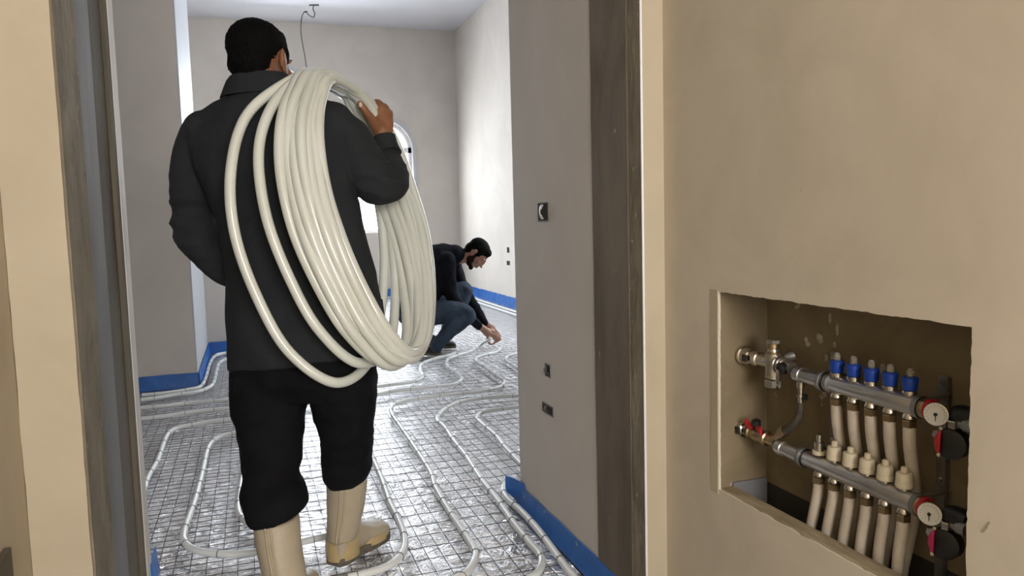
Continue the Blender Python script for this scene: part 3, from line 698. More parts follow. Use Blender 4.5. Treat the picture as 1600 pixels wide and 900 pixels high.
# trousers
bm = bmesh.new()
loft(bm, [sec((364,525),(582,505), D, .125), sec((361,560),(586,545), D, .132), sec((359,592),(588,590), D, .135), sec((366,622),(584,622), D, .10)], seg=32, n=2.3)
loft(bm, [sec((361,585),(484,585), D, .125), sec((362,610),(479,610), D, .12), sec((366,645),(476,645), D-.01, .11), sec((372,680),(472,680), D-.03, .10), sec((377,710),(470,710), D-.05, .09), sec((382,738),(467,738), D-.07, .085),
          sec((380,757),(474,752), D-.09, .09), sec((379,780),(480,770), D-.11, .095), sec((384,797),(481,785), D-.12, .095), sec((389,810),(474,797), D-.13, .09), sec((396,818),(464,806), D-.13, .075)], seg=26, n=2.3)
loft(bm, [sec((480,585),(588,585), D, .125), sec((484,612),(587,612), D+.01, .118), sec((490,640),(586,640), D+.03, .108), sec((500,672),(584,672), D+.06, .098), sec((505,698),(581,698), D+.08, .09), sec((504,718),(579,715), D+.10, .088),
          sec((503,735),(579,732), D+.11, .09), sec((507,748),(575,744), D+.12, .088), sec((516,757),(567,752), D+.125, .078)], seg=26, n=2.3)
link('trousers', fuse(bm, .007, 3, fold(.009, 7, (1, 1, 1.5), 5)), 'trousers', man)['label'] = 'black trousers bloused over the boots'
# rubber boots
def boot(shaft, heel, toe, zs, parent, soled, hw=.052):
    """shaft: list of (L px, R px, py, depth, thickness); heel, toe on the floor; zs lifts the heel"""
    root_bm = bmesh.new(); SH = [sec((l, y), (r, y), d, t) for l, r, y, d, t in shaft]
    hd = (toe-heel); L_ = hd.length; f_ = hd.normalized(); s_ = f_.cross(ZZ).normalized()
    A = heel + f_*.075 + ZZ*.10
    SH.append((A, s_*-.048 if SH[-1][1].dot(s_) < 0 else s_*.048, f_*.058))
    # keep the ring order of the last ring like the others
    c_, u_, v_ = SH[-1]; u_ = RH*.050; v_ = FH*.056; SH[-1] = (c_, u_, v_)
    loft(root_bm, SH, seg=28)
    FT = []
    for t, hw_, zt in ((0.0, .030, .075), (.06, .042, .10), (.22, .046, .12), (.38, .044, .115), (.52, .047, .088), (.68, .054, .070), (.82, .055, .062), (.92, .046, .054), (.99, .026, .038)):
        c = heel + f_*(L_*t) + ZZ*(zt/2+.012); FT.append((c, s_*hw_, ZZ*(zt/2)))
    loft(root_bm, FT, seg=24, n=2.4)
    bt = link('boot', fuse(root_bm, .005, 5, lambda co, nn_: .0025*noise.noise(co*16) + .0006*noise.noise(co*60)), 'boot', parent)
    sb = bmesh.new(); prev = None; outl = []
    prof = [(0.0, .022), (.03, .036), (.12, .045), (.30, .043), (.42, .042), (.60, .054), (.78, .058), (.90, .050), (.97, .034), (1.0, .012)]
    left = [heel + f_*(L_*t) + s_*h for t, h in prof]; right = [heel + f_*(L_*t) - s_*h for t, h in reversed(prof)]
    ring = left+right
    lo = [sb.verts.new(p + ZZ*.002) for p in ring]; hi = [sb.verts.new(p + ZZ*.030) for p in ring]; n_ = len(ring)
    for i in range(n_): sb.faces.new((lo[i], lo[(i+1) % n_], hi[(i+1) % n_], hi[i]))
    sb.faces.new(lo); sb.faces.new(list(reversed(hi)))
    obj('sole', sb, 'sole', bt, bevel=.003)
    # heel counter, raised vamp ridge
    hb = bmesh.new(); loft(hb, [(heel+f_*.055+ZZ*.018, s_*.050, f_*.062), (heel+f_*.055+ZZ*.045, s_*.0505, f_*.0625), (heel+f_*.057+ZZ*.085, s_*.0495, f_*.061), (heel+f_*.060+ZZ*.092, s_*.046, f_*.057)], seg=28); obj('heel_cup', hb, 'boot_foot', bt)
    vb_ = bmesh.new(); loft(vb_, [(heel+f_*(L_*.70)+ZZ*.020, s_*.060, f_*(L_*.315)), (heel+f_*(L_*.70)+ZZ*.038, s_*.059, f_*(L_*.305)), (heel+f_*(L_*.70)+ZZ*.044, s_*.055, f_*(L_*.29))], seg=30); obj('toe_band', vb_, 'boot_foot', bt)
    # back seam and top rim
    b3 = bmesh.new(); ln = [c_ - v_*1.01 + u_*(-.12) for c_, u_, v_ in SH]; tube(b3, spline(ln, 4), .004, seg=6); obj('seam', b3, 'boot', bt)
    b4 = bmesh.new(); ln = [c_ - v_*1.005 + u_*.10 for c_, u_, v_ in SH]; tube(b4, spline(ln, 4), .003, seg=6); obj('seam', b4, 'boot', bt)
    return bt
hR, tR = ONZ(524, 884) , ONZ(588, 846)
hR = Vector((.205, 2.50, .009)); tR = Vector((.405, 2.70, .009))
boot([(511,574,748,D+.12,.068),(511,573,765,D+.125,.066),(511,569,790,D+.14,.062),(511,562,820,D+.155,.058),(511,557,840,D+.16,.056)], hR, tR, 0, man, True)
hL = AT(452, 985, D-.20); hL.z = .009; hL += FH*0
boot([(396,466,806,D-.13,.074),(398,468,825,D-.14,.073),(404,471,860,D-.16,.070),(412,478,900,D-.17,.066),(418,482,935,D-.18,.062)], hL - FH*.03, hL + FH*.25 - RH*.02, 0, man, True)

# ---------------- the pipe coil over his shoulder
K = {  # eight points (px, py, depth) per loop: top, upper left, left, lower left, low, bottom, lower right, right, upper right
 0: [(497,112,2.30),(438,135,2.20),(384,183,2.13),(361,265,2.08),(366,360,2.07),(400,460,2.08),(452,550,2.10),(525,598,2.15),(578,562,2.28),(596,480,2.42),(600,390,2.50),(588,300,2.54),(562,210,2.52),(535,140,2.42)],
 1: [(500,112,2.30),(452,134,2.20),(417,183,2.12),(404,250,2.09),(418,345,2.08),(455,440,2.09),(498,515,2.11),(556,566,2.16),(604,548,2.28),(617,480,2.42),(614,390,2.50),(596,300,2.54),(572,212,2.52),(540,142,2.42)],
 2: [(480,114,2.28),(454,142,2.18),(438,195,2.11),(438,270,2.08),(458,360,2.07),(495,445,2.08),(540,520,2.10),(596,568,2.16),(634,540,2.28),(632,460,2.42),(616,380,2.50),(592,310,2.54),(578,230,2.54),(546,150,2.43)],
 3: [(505,118,2.28),(481,146,2.18),(468,200,2.11),(474,280,2.08),(496,365,2.07),(532,450,2.08),(575,525,2.11),(622,566,2.17),(654,530,2.30),(658,450,2.44),(644,370,2.52),(622,300,2.56),(600,225,2.55),(566,156,2.45)],
 4: [(522,122,2.28),(502,150,2.19),(497,210,2.12),(508,290,2.09),(532,370,2.08),(566,450,2.10),(606,520,2.13),(644,556,2.19),(669,525,2.32),(674,445,2.46),(664,365,2.54),(644,295,2.58),(618,222,2.57),(578,158,2.47)]}
def kp(t):
    i = min(int(t), 3); f_ = t-i
    return [Vector(a)*(1-f_) + Vector(b_)*f_ for a, b_ in zip(K[i], K[i+1])]
coil = thing('pipe_coil', AT(520, 600, 2.2), 'coil of milky white plastic pipe hanging over the shoulder of the standing man', 'pipe coil')
rnd = random.Random(3)
loops = [(0, 0), (1, 0), (2.0, .0), (2.18, .06), (2.40, -.02), (2.55, .07), (2.75, 0), (2.93, .07), (3.1, -.02), (3.28, .06), (3.45, 0), (3.62, .05), (3.8, .0), (4.0, .03), (2.3, .13), (2.65, .15), (3.0, .14), (3.38, .13)]
for li, (t, off) in enumerate(loops):
    pts = []
    q = kp(t); ph = rnd.random()*6.28
    cx = sum(p[0] for p in q)/len(q); cy = sum(p[1] for p in q)/len(q)
    for i, p in enumerate(q):
        jx = jy = 0
        if t >= 2:
            a = 2*math.pi*i/len(q); k_ = -off*.35 + .012*math.sin(a+ph) + .008*math.sin(2*a+ph*1.7)
            if off > .1: k_ = -.045 + .015*math.sin(a+ph)
            jx = (p[0]-cx)*k_; jy = (p[1]-cy)*k_
        pts.append(AT(p[0]+jx, p[1]+jy, p[2]+off*.35+.01*math.sin(i*1.3+ph)*(t >= 2)))
    bm = bmesh.new(); tube(bm, spline(pts, 10, True), .0148 if t < 2 else .0150, seg=14, closed=True)
    obj('pipe_loop', bm, 'milky', coil)

# ---------------- crouching man
Q = 6.45
def limbn(bm, pts): limb(bm, pts, n=5, seg=16)
torso = [(648,476,Q-.02,.16), (658,456,Q+.02,.17), (668,432,Q+.05,.18), (680,412,Q+.08,.165), (694,401,Q+.09,.125), (708,397,Q+.09,.085)]
n_arm = [(698,406,Q-.06,.078), (700,436,Q-.02,.070), (707,464,Q+.06,.060), (724,486,Q+.14,.052), (742,504,Q+.26,.042), (749,510,Q+.30,.036)]
f_arm = [(706,404,Q+.26,.07), (716,434,Q+.38,.062), (730,462,Q+.46,.052), (744,484,Q+.43,.046), (755,502,Q+.38,.038), (757,505,Q+.39,.034)]
n_thigh = [(655,492,Q-.05,.115), (685,488,Q-.02,.105), (712,488,Q+.02,.092), (727,490,Q+.04,.080), (731,494,Q+.04,.072)]
n_shin = [(728,495,Q+.03,.074), (712,508,Q-.02,.072), (696,524,Q-.08,.06), (681,542,Q-.12,.050)]
f_thigh = [(668,485,Q+.16,.105), (695,472,Q+.24,.095), (715,456,Q+.32,.085), (725,453,Q+.34,.078)]
f_shin = [(726,455,Q+.34,.076), (716,480,Q+.30,.072), (702,508,Q+.24,.060), (693,530,Q+.20,.050)]
hf2 = (RH*.52 - ZZ*.84 - FH*.12); HF2 = head_frame(AT(744.5, 397, Q+.12), hf2, RH*.84 + ZZ*.54)
bm = bmesh.new(); add_head(bm, HF2, 1.08, AT(716, 402, Q+.10), .056)
for g in (torso, n_arm, f_arm, n_thigh, n_shin, f_thigh, f_shin): limbn(bm, [(a, b_, c, r_*.82) for a, b_, c, r_ in g])
# hands: near one over the far one, both pinching the pipe end
def hand(bm, w, palm, tips, thumb, s=1.0):
    limbw(bm, [(w, .026*s), (w.lerp(palm, .5), .030*s), (palm, .034*s)], seg=14)
    for kx, (a, b_, c) in enumerate(tips): limbw(bm, [(palm, .013*s), (a, .0115*s), (b_, .0105*s), (c, .009*s)], seg=10)
    limbw(bm, [(w.lerp(palm, .4), .016*s), (thumb[0], .0135*s), (thumb[1], .0105*s)], seg=10)
nw = AT(749, 509, Q+.30); npm = AT(762, 520, Q+.34)
hand(bm, nw, npm, [(AT(772, 523+3.0*i-.8*i*i*0, Q+.33+.018*i), AT(777-1.5*i, 528+2.4*i, Q+.36+.018*i), AT(776-2.5*i, 534+1.6*i, Q+.38+.018*i)) for i in range(4)][:3]
     + [(AT(762, 530, Q+.32), AT(764, 536, Q+.33), AT(768, 538, Q+.35))], (AT(768, 517, Q+.38), AT(779, 526, Q+.42)), 1.1)
fw_ = AT(757, 504, Q+.39); fpm = AT(769, 514, Q+.44)
hand(bm, fw_, fpm, [(AT(776, 518+2*i, Q+.43+.02*i), AT(781-i, 525+2*i, Q+.44+.02*i), AT(781-2*i, 532+i, Q+.44+.02*i)) for i in range(4)], (AT(775, 522, Q+.40), AT(782, 531, Q+.41)), 1.0)
man2 = link('person', fuse(bm, .0055, 3), 'skin_light')
tag(man2, 'bearded man in black sweater and blue jeans crouching over the floor pipes', 'person')
add_eyes(HF2, man2, 1.08); add_hair(HF2, man2, 1.05, .006)
bm = bmesh.new(); E = lambda x, y, z, rx, ry, rz, sg=20: ell(bm, hp(HF2, x, y, z, 1.08), rx*1.08, ry*1.08, rz*1.08, HF2[1], HF2[2], HF2[3], sg)
E(0, .024, -.074, .0485, .051, .036); E(0, .065, -.097, .0215, .019, .018, 12)
for q in (-1, 1): E(q*.050, .012, -.058, .016, .034, .032, 14); E(q*.064, .014, -.020, .010, .014, .030, 12)
E(0, .086, -.045, .026, .010, .005, 12)
link('beard', fuse(bm, .006, 3, lambda co, nn_: .001*noise.noise(co*120)), 'beard', man2)
bm = bmesh.new()
for g in (torso, n_arm, f_arm): limbn(bm, g)
ell(bm, AT(695, 410, Q+.08), .10, .20, .11, RH, FH, ZZ, 20); limbn(bm, [(712,398,Q+.09,.085), (717,398,Q+.10,.070)])
link('sweater', fuse(bm, .010, 3, fold(.010, 8, (1, 1, 1), 3)), 'sweater', man2)['label'] = 'black sweater'
bm = bmesh.new()
for g in (n_thigh, n_shin, f_thigh, f_shin): limbn(bm, g)
ell(bm, AT(650, 488, Q+.05), .16, .21, .14, RH, FH, ZZ, 20)
link('jeans', fuse(bm, .010, 3, fold(.009, 9, (1, 1, 1), 8)), 'jeans', man2)['label'] = 'faded blue jeans'
def shoe(heel, toe, parent):
    f_ = (toe-heel).normalized(); s_ = f_.cross(ZZ).normalized(); L_ = (toe-heel).length; bm = bmesh.new()
    loft(bm, [(heel+f_*(L_*t)+ZZ*(h/2+.012), s_*w_, ZZ*(h/2)) for t, w_, h in ((0, .025, .07), (.08, .038, .10), (.25, .042, .11), (.42, .042, .095), (.6, .048, .065), (.8, .050, .052), (.94, .040, .042), (1, .018, .03))], seg=18, n=2.4)
    sh = link('shoe', fuse(bm, .007, 3), 'shoe', parent)
    bm = bmesh.new(); prof = [(-.01, .022), (.05, .040), (.3, .040), (.5, .042), (.75, .053), (.92, .044), (1.02, .015)]
    ring = [heel+f_*(L_*t)+s_*h for t, h in prof] + [heel+f_*(L_*t)-s_*h for t, h in reversed(prof)]
    lo = [bm.verts.new(p+ZZ*.002) for p in ring]; hi = [bm.verts.new(p+ZZ*.026) for p in ring]; n_ = len(ring)
    for i in range(n_): bm.faces.new((lo[i], lo[(i+1) % n_], hi[(i+1) % n_], hi[i]))
    bm.faces.new(lo); bm.faces.new(list(reversed(hi))); obj('sole', bm, 'sole', sh)
a1 = ONZ(712, 545) + ZZ*.009; shoe(a1 - RH*.27 + FH*.02 , a1, man2)
a2 = ONZ(690, 556) + ZZ*.009; shoe(a2 - RH*.27 + FH*.02, a2, man2)
# pipe piece held in the hands
# ------------------------------------------------------------------ manifold in the niche
BX = 1.107
k_ = .911
def ny(y): return y*k_
def nz(z): return CAM_H-(CAM_H-z)*k_
ZU, ZL = nz(.747), nz(.5515)
AY = Vector((0, 1, 0)); AZm = Vector((0, 0, -1))
def part(name, mt, parent, fn, **kw):
    b_ = bmesh.new(); fn(b_); return obj(name, b_, mt, parent, **kw)
def hexnut(b_, base, axis, r, h, ch=.0015):
    lathe(b_, base, axis, [(0, r-ch), (ch, r), (h-ch, r), (h, r-ch)], sides=6)
def bar(z, yl, yr, label, tee):
    root = thing('manifold_bar', (BX, (yl+yr)/2, z), label, 'manifold')
    part('bar_body', 'bar', root, lambda b_: lathe(b_, (BX, yr, z), AY, [(0, .0165), (.004, .0182), (yl-yr-.004, .0182), (yl-yr, .0165)], seg=28))
    for y in (yl+.001, yr-.004): part('o_ring', 'black', root, lambda b_: lathe(b_, (BX, y, z), AY, [(0, .0185), (.001, .0200), (.003, .0200), (.004, .0185)], seg=24))
    return root
yU = [ny(1.355)-.0453*i for i in range(5)]; yL = [ny(1.408)-.0442*i for i in range(6)]
ub = bar(ZU, ny(1.385), ny(1.128), 'upper nickel manifold bar with five blue flow caps', 1)
lb = bar(ZL, ny(1.450), ny(1.137), 'lower nickel manifold bar with cream actuator caps', 1)
# upper bar: reducer at left, collars
def collar_left(root, z, y0):
    part('reducer', 'bar', root, lambda b_: lathe(b_, (BX, y0, z), AY, [(.003, .0178), (.020, .0178), (.021, .0165), (.045, .0165), (.046, .0148), (.072, .0148), (.073, .0172), (.088, .0172), (.089, .015), (.094, .015)], seg=24))
    part('clip_ring', 'steel', root, lambda b_: lathe(b_, (BX, y0+.004, z), AY, [(0, .0205), (.001, .0215), (.010, .0215), (.011, .0205)], seg=24))
collar_left(ub, ZU, ny(1.385)); collar_left(lb, ZL, ny(1.450))
for root, z in ((ub, ZU), (lb, ZL)):
    yr = ny(1.128) if root is ub else ny(1.137)
    part('end_collar', 'brass', root, lambda b_: lathe(b_, (BX, yr-.004, z), -AY, [(0, .0165), (.002, .0185), (.014, .0185), (.016, .0170)], seg=22))
# flow meters with blue caps, fittings and pipes of the upper bar
def fitting(parent, y, z, top, mt='brass'):
    nut = part('union_nut', 'chrome', parent, lambda b_: (lathe(b_, (BX, y, z-.016), AZm, [(0, .009), (.006, .0118), (.010, .0118), (.011, .0105)], seg=18)))
    part('hex_nut', mt, nut, lambda b_: hexnut(b_, (BX, y, z-.028), AZm, .0135, .014))
    return nut
for i, y in enumerate(yU):
    c = part('flow_meter', 'bluecap', ub, lambda b_: lathe(b_, (BX, y, ZU+.026), (0, 0, 1), [(0, .0118), (.002, .0130), (.014, .0130), (.0145, .0142), (.022, .0142), (.024, .0125)], seg=22))
    part('sight_glass', 'clear', c, lambda b_: lathe(b_, (BX, y, ZU+.0495), (0, 0, 1), [(0, .0062), (.012, .0062), (.013, .0048), (.016, .0044)], seg=14))
    part('collar', 'chrome', c, lambda b_: lathe(b_, (BX, y, ZU+.014), (0, 0, 1), [(0, .010), (.005, .010), (.006, .013), (.011, .013), (.012, .011)], seg=18))
    fitting(ub, y, ZU, 1)
for i, y in enumerate(yL):
    if i == 0:
        c = part('drain_cap', 'chrome', lb, lambda b_: lathe(b_, (BX, y, ZL+.028), (0, 0, 1), [(0, .0105), (.018, .0105), (.019, .009), (.020, .0065), (.034, .0065), (.036, .004)], seg=14))
        part('base_ring', 'cream', c, lambda b_: lathe(b_, (BX, y, ZL+.020), (0, 0, 1), [(0, .013), (.001, .0142), (.008, .0142), (.009, .013)], seg=22))
    else:
        c = part('actuator_cap', 'cream', lb, lambda b_: lathe(b_, (BX, y, ZL+.0215), (0, 0, 1), [(0, .0138), (.002, .0155), (.010, .0155), (.0105, .0148), (.026, .0142), (.028, .0125), (.0285, .0065), (.037, .0062), (.039, .0045)], seg=24))
        for a in range(12):
            pass
        part('neck', 'chrome', c, lambda b_: lathe(b_, (BX, y, ZL+.015), (0, 0, 1), [(0, .0085), (.007, .0085)], seg=16))
    fitting(lb, y, ZL, 0, 'brass')
# supply and return pipes leaving downwards, each a thing
for i, y in enumerate(yU):
    bx_ = BX+.004
    pts = [Vector((BX, y, ZU-.040)), Vector((BX+.003, y+.001, ZU-.075)), Vector((BX+.020, y+.010, ZU-.125)), Vector((BX+.038, y+.022, ZL+.02)), Vector((BX+.045, y+.029, ZL-.05)), Vector((BX+.046, y+.042, ZL-.11)), Vector((BX+.044, y+.054, ZL-.18)), Vector((BX+.042, y+.062, .30))]
    bm = bmesh.new(); tube(bm, spline(pts, 6), .0112, seg=14)
    tag(obj('circuit_pipe', bm, 'pipe_dusty'), 'dusty white pipe hanging from the upper manifold bar, ' + ('leftmost of five', 'second of five from the left', 'middle one of five', 'fourth of five from the left', 'rightmost of five')[i], 'pipe', 'pipes of the upper manifold bar')
for i, y in enumerate(yL):
    pts = [Vector((BX, y, ZL-.040)), Vector((BX, y+.003, ZL-.065)), Vector((BX+.000, y+.014-.001*i, ZL-.11)), Vector((BX+.002, y+.030-.003*i, ZL-.17)), Vector((BX+.004, y+.040-.003*i, ZL-.24)), Vector((BX+.004, y+.042-.003*i, .30))]
    bm = bmesh.new(); tube(bm, spline(pts, 6), .0112, seg=14)
    tag(obj('circuit_pipe', bm, 'pipe_dusty'), 'dusty white pipe under the lower manifold bar, ' + ('leftmost of six', 'second of six from the left', 'third of six from the left', 'fourth of six from the left', 'fifth of six from the left', 'rightmost of six')[i], 'pipe', 'pipes of the lower manifold bar')
# supply valve group at upper left: union, angle tee with two capped ends, ball valve lever, drain
sv = thing('supply_valve', (BX, ny(1.573), ZU), 'brass tee valve with hexagonal caps at the left end of the upper bar', 'valve')
zz = nz(.7585); yt = ny(1.573)
part('wall_union', 'chrome', sv, lambda b_: lathe(b_, (BX, ny(1.698), zz), -AY, [(0, .014), (.001, .0215), (.006, .0235), (.012, .0235), (.014, .021), (.036, .019), (.038, .0165), (.052, .0165), (.053, .018), (.066, .018), (.068, .015), (.105, .015)], seg=24))
part('union_slot', 'hole_shade', sv, lambda b_: box(b_, (BX-.0225, ny(1.668), zz-.008), (BX-.018, ny(1.650), zz+.008)), smooth=False)
part('tee_body', 'nickel_brass', sv, lambda b_: lathe(b_, (BX, yt, zz-.036), (0, 0, 1), [(0, .0165), (.002, .0185), (.006, .0185), (.007, .0175), (.058, .0175), (.060, .0145), (.068, .0135)], seg=24))
part('side_branch', 'nickel_brass', sv, lambda b_: lathe(b_, (BX, yt, zz), -AY, [(0, .015), (.012, .0165), (.020, .0205), (.024, .0205), (.025, .0185), (.032, .0175), (.034, .014)], seg=24))
part('branch_ring', 'black', sv, lambda b_: lathe(b_, (BX, yt-.0245, zz), -AY, [(0, .0195), (.0015, .0195)], seg=24))
part('hex_cap', 'nickel_brass', sv, lambda b_: hexnut(b_, (BX, yt, zz-.055), (0, 0, 1), .0205, .017))
part('hex_cap', 'nickel_brass', sv, lambda b_: hexnut(b_, (BX, yt, zz+.044), (0, 0, 1), .0165, .010))
part('cap_neck', 'brass', sv, lambda b_: lathe(b_, (BX, yt, zz+.024), (0, 0, 1), [(0, .015), (.003, .015), (.004, .0125), (.011, .0125), (.012, .0145), (.020, .0145)], seg=18))
part('valve_knob', 'steel', sv, lambda b_: lathe(b_, (BX+.02, yt-.012, zz+.012), (1, -.5, .3), [(0, .008), (.012, .013), (.022, .013), (.024, .010)], seg=18))
bv = thing('ball_valve', (BX, ny(1.51), ZU), 'small black ball valve with a steel lever between tee and upper bar', 'valve')
part('valve_body', 'nickel_brass', bv, lambda b_: lathe(b_, (BX, yt-.030, zz-.001), -AY, [(0, .0165), (.004, .0175), (.010, .0175), (.012, .013), (.036, .013)], seg=20))
part('lever_hub', 'black', bv, lambda b_: lathe(b_, (BX-.010, yt-.050, zz-.002), (-1, 0, -.1), [(0, .0135), (.010, .0135), (.014, .009)], seg=16))
part('lever', 'chrome', bv, lambda b_: loft(b_, [(Vector((BX-.022, yt-.045, zz-.004)), Vector((.0015, 0, 0)), Vector((0, .006, 0))), (Vector((BX-.025, yt-.046, zz-.022)), Vector((.0015, 0, 0)), Vector((0, .0055, 0))), (Vector((BX-.025, yt-.047, zz-.038)), Vector((.0015, 0, 0)), Vector((0, .0055, 0)))], seg=10))
part('lever_tip', 'black', bv, lambda b_: ell(b_, Vector((BX-.025, yt-.047, zz-.046)), .002, .003, .006, seg=10))
# drain cock hanging under the reducer and its rubber-clad line down to the return
dc = thing('drain_line', (BX, ny(1.47), ZU-.05), 'thin bypass line with black rubber sleeve between the two manifold bars', 'pipe')
yd = ny(1.472)
part('drain_cock', 'chrome', dc, lambda b_: lathe(b_, (BX, yd, ZU-.014), AZm, [(0, .0085), (.014, .0085), (.015, .006), (.026, .006), (.027, .0095), (.034, .0095), (.035, .0065), (.046, .006)], seg=14))
part('cock_tab', 'black', dc, lambda b_: box(b_, (BX-.004, yd-.017, ZU-.052), (BX+.004, yd-.007, ZU-.040)), smooth=False)
pl = [Vector((BX, yd, ZU-.058)), Vector((BX, yd+.001, ZU-.078)), Vector((BX, yd+.010, ZU-.100)), Vector((BX, yd+.035, ZU-.125)), Vector((BX, yd+.062, ZU-.145)), Vector((BX, yd+.085, ZU-.162))]
part('rubber_sleeve', 'insul', dc, lambda b_: tube(b_, spline(pl, 6), [.0055+.0035*min(1, i/12) for i in range(31)], seg=12))
part('strainer', 'brass', dc, lambda b_: lathe(b_, (BX, yd+.050, ZU-.135), (0, .8, -.6), [(0, .011), (.002, .0125), (.022, .0125), (.024, .0105), (.045, .0105)], seg=6))
# return valve group at lower left
rv = thing('return_valve', (BX, ny(1.63), ZL), 'brass ball valve with red butterfly handle at the left of the lower bar', 'valve')
zz2 = nz(.5605)
part('wall_union', 'chrome', rv, lambda b_: lathe(b_, (BX, ny(1.722), zz2), -AY, [(0, .016), (.001, .0215), (.006, .0235), (.013, .0235), (.015, .0205), (.034, .0185), (.036, .014), (.046, .014)], seg=24))
part('union_slot', 'hole_shade', rv, lambda b_: box(b_, (BX-.0222, ny(1.698), zz2-.008), (BX-.017, ny(1.682), zz2+.008)), smooth=False)
part('valve_body', 'brass', rv, lambda b_: lathe(b_, (BX, ny(1.668), zz2), -AY, [(0, .014), (.004, .0165), (.010, .0165), (.012, .014), (.022, .016), (.032, .0175), (.040, .015), (.052, .0135), (.054, .0165), (.068, .0165), (.070, .013), (.10, .013)], seg=22))
hy = ny(1.628)
part('valve_stem', 'black', rv, lambda b_: lathe(b_, (BX-.006, hy, zz2+.012), (-.15, 0, 1), [(0, .007), (.012, .007), (.013, .011), (.024, .011), (.027, .007)], seg=16))
for s in (-1, 1):
    part('handle_wing', 'red', rv, lambda b_: loft(b_, [(Vector((BX-.012, hy+s*.007, zz2+.020)), Vector((.004, 0, 0)), Vector((0, 0, .006))), (Vector((BX-.014, hy+s*.018, zz2+.020)), Vector((.005, 0, 0)), Vector((0, 0, .009))), (Vector((BX-.016, hy+s*.028, zz2+.022+.004*s)), Vector((.004, 0, 0)), Vector((0, 0, .011)))], seg=14))
# brackets that carry the bars
for j, (yb, lab) in enumerate(((ny(1.362), 'grey steel bracket holding both manifold bars at their left end'), (ny(1.098), 'grey steel bracket holding both manifold bars at their right end'))):
    br = thing('manifold_bracket', (NB-.02, yb, ZL-.05), lab, 'bracket', 'manifold brackets')
    yq = yb + (.040 if j else .074); zb = NZ0-.03 if j else ZL-.03
    part('rail', 'steel', br, lambda b_: box(b_, (NB-.008, yq-.010, zb), (NB-.004, yq+.010, ZU+.048)), smooth=False, bevel=.001)
    part('rail_side', 'steel', br, lambda b_: box(b_, (NB-.012, yq-.012, zb), (NB-.001, yq-.010, ZU+.045)), smooth=False)
    for z in (ZU, ZL):
        ys = yb + (.024 if j else (.004 if z == ZU else ny(1.452)-ny(1.362)))
        part('clamp_band', 'steel', br, lambda b_: lathe(b_, (BX, ys, z), AY, [(0, .0184), (.0005, .0205), (.010, .0205), (.0105, .0184)], seg=24))
        part('clamp_arm', 'steel', br, lambda b_: box(b_, (BX+.012, ys, z+.012), (NB-.006, ys+.012, z+.016)), smooth=False)
        part('cross_tab', 'steel', br, lambda b_: box(b_, (NB-.012, min(ys, yq-.01), z+.008), (NB-.008, max(ys+.012, yq+.01), z+.024)), smooth=False)
        part('bolt', 'chrome', br, lambda b_: hexnut(b_, (NB-.008, yq, z+.036), (-1, 0, 0), .0055, .004, .0008))
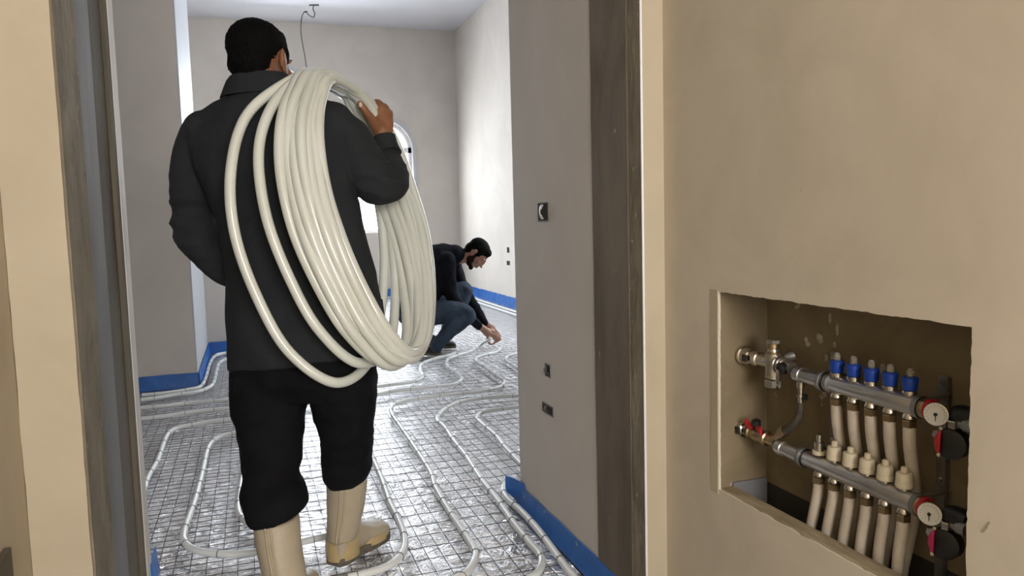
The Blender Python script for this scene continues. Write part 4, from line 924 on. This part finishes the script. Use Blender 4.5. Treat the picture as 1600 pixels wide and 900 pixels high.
# thermometers, red rings and end valves at right
for j, (z, yr, mtc) in enumerate(((ZU, ny(1.112), 'red'), (ZL, ny(1.121), 'magenta'))):
    g = thing('thermometer', (BX, yr, z), ('round white dial thermometer with red collar at the upper bar end', 'round white dial thermometer with red collar at the lower bar end')[j], 'gauge', 'manifold thermometers')
    part('red_collar', 'red', g, lambda b_: lathe(b_, (BX, yr-.002, z), -AY, [(0, .0165), (.001, .0195), (.010, .0195), (.011, .0165)], seg=22))
    ax = Vector((-.80, -.42, .06)).normalized(); gc = Vector((BX-.008, yr-.026, z-.001)); side = ax.cross(ZZ).normalized(); upv = side.cross(ax)
    cs = part('case', 'chrome', g, lambda b_: lathe(b_, gc, ax, [(-.006, .014), (-.004, .0195), (.008, .0205), (.010, .0198), (.0105, .018)], seg=30))
    part('dial', 'dial', cs, lambda b_: lathe(b_, gc+ax*.0095, ax, [(0, .0188), (.0012, .0188)], seg=30))
    part('needle', 'black', cs, lambda b_: (lathe(b_, gc+ax*.0112, ax, [(0, .003), (.0015, .003)], seg=12), quad(b_, *[gc+ax*.0118+side*a+upv*c for a, c in ((-.001, .001), (.001, .001), (.0005, -.012), (-.0005, -.012))])))
    for q in range(14):
        a = R_(220-q*20); dr = side*math.cos(a)+upv*math.sin(a); tn = ax.cross(dr)
        part('tick', 'black', cs, lambda b_: quad(b_, *[gc+ax*.0110+dr*r1+tn*t1 for r1, t1 in ((.0135, -.0003), (.0135, .0003), (.0165, .0003), (.0165, -.0003))]), smooth=False)
    ev = thing('end_valve', (BX, yr-.05, z-.04), ('black end valve with a red screw under the upper thermometer', 'black end valve with a pink-red screw under the lower thermometer')[j], 'valve', 'manifold end valves')
    ye = yr-.048
    part('valve_body', 'black', ev, lambda b_: lathe(b_, (BX+.012, ye+.004, z), -AY, [(0, .016), (.01, .019), (.03, .019), (.04, .014)], seg=20))
    part('hand_wheel', 'black', ev, lambda b_: lathe(b_, (BX-.012, ye-.006, z-.048), (1, .35, 0), [(0, .020), (.003, .026), (.022, .027), (.028, .022), (.030, .012)], seg=26))
    part('wheel_screw', mtc, ev, lambda b_: loft(b_, [(Vector((BX-.016, ye+.008, z-.026)), Vector((.003, 0, 0)), Vector((0, .002, 0))), (Vector((BX-.019, ye+.010, z-.036)), Vector((.004, 0, 0)), Vector((0, .0055, 0))), (Vector((BX-.020, ye+.010, z-.050)), Vector((.004, 0, 0)), Vector((0, .006, 0))), (Vector((BX-.018, ye+.009, z-.064)), Vector((.003, 0, 0)), Vector((0, .003, 0)))], seg=12))
    part('screw_pin', 'cream', ev, lambda b_: (ell(b_, Vector((BX-.018, ye+.009, z-.068)), .003, .003, .004, seg=10), ell(b_, Vector((BX-.015, ye+.008, z-.023)), .003, .003, .003, seg=10)))
    part('square_head', 'chrome', ev, lambda b_: hexnut(b_, (BX+.010, ye+.028, z-.040), (-1, 0, 0), .0095, .014))
    part('outlet_nut', 'chrome', ev, lambda b_: hexnut(b_, (BX-.004, ye-.008, z-.020), (0, 0, 1), .011, .014))
    part('hose_stub', 'steel', ev, lambda b_: lathe(b_, (BX+.002, ye-.012, z-.010), (0, -1, 0), [(0, .009), (.012, .009), (.013, .012), (.03, .012)], seg=14))
# chrome tap at the right edge of the niche
tp = thing('air_vent', (BX+.01, NY0+.02, ZL+.03), 'white-capped vertical air vent pipe at the right edge of the niche', 'vent')
part('vent_cap', 'dial', tp, lambda b_: lathe(b_, (BX-.012, NY0+.014, ZL+.028), (0, 0, 1), [(0, .012), (.001, .0135), (.016, .0135), (.018, .012)], seg=18))
part('vent_pipe', 'chrome', tp, lambda b_: lathe(b_, (BX-.012, NY0+.014, ZL-.075), (0, 0, 1), [(0, .009), (.075, .009), (.076, .0125), (.090, .0125), (.092, .009), (.104, .009)], seg=16))
# small marks on the hall wall: the nick at its far right is real depth
bm = bmesh.new(); tube(bm, [Vector((XW-.0005, .845, .635)), Vector((XW-.001, .838, .645)), Vector((XW-.0005, .834, .655))], .0012, seg=6)
tag(obj('wall_scratch', bm, 'sill'), 'tiny plaster nick in the hall wall right of the niche', 'mark')
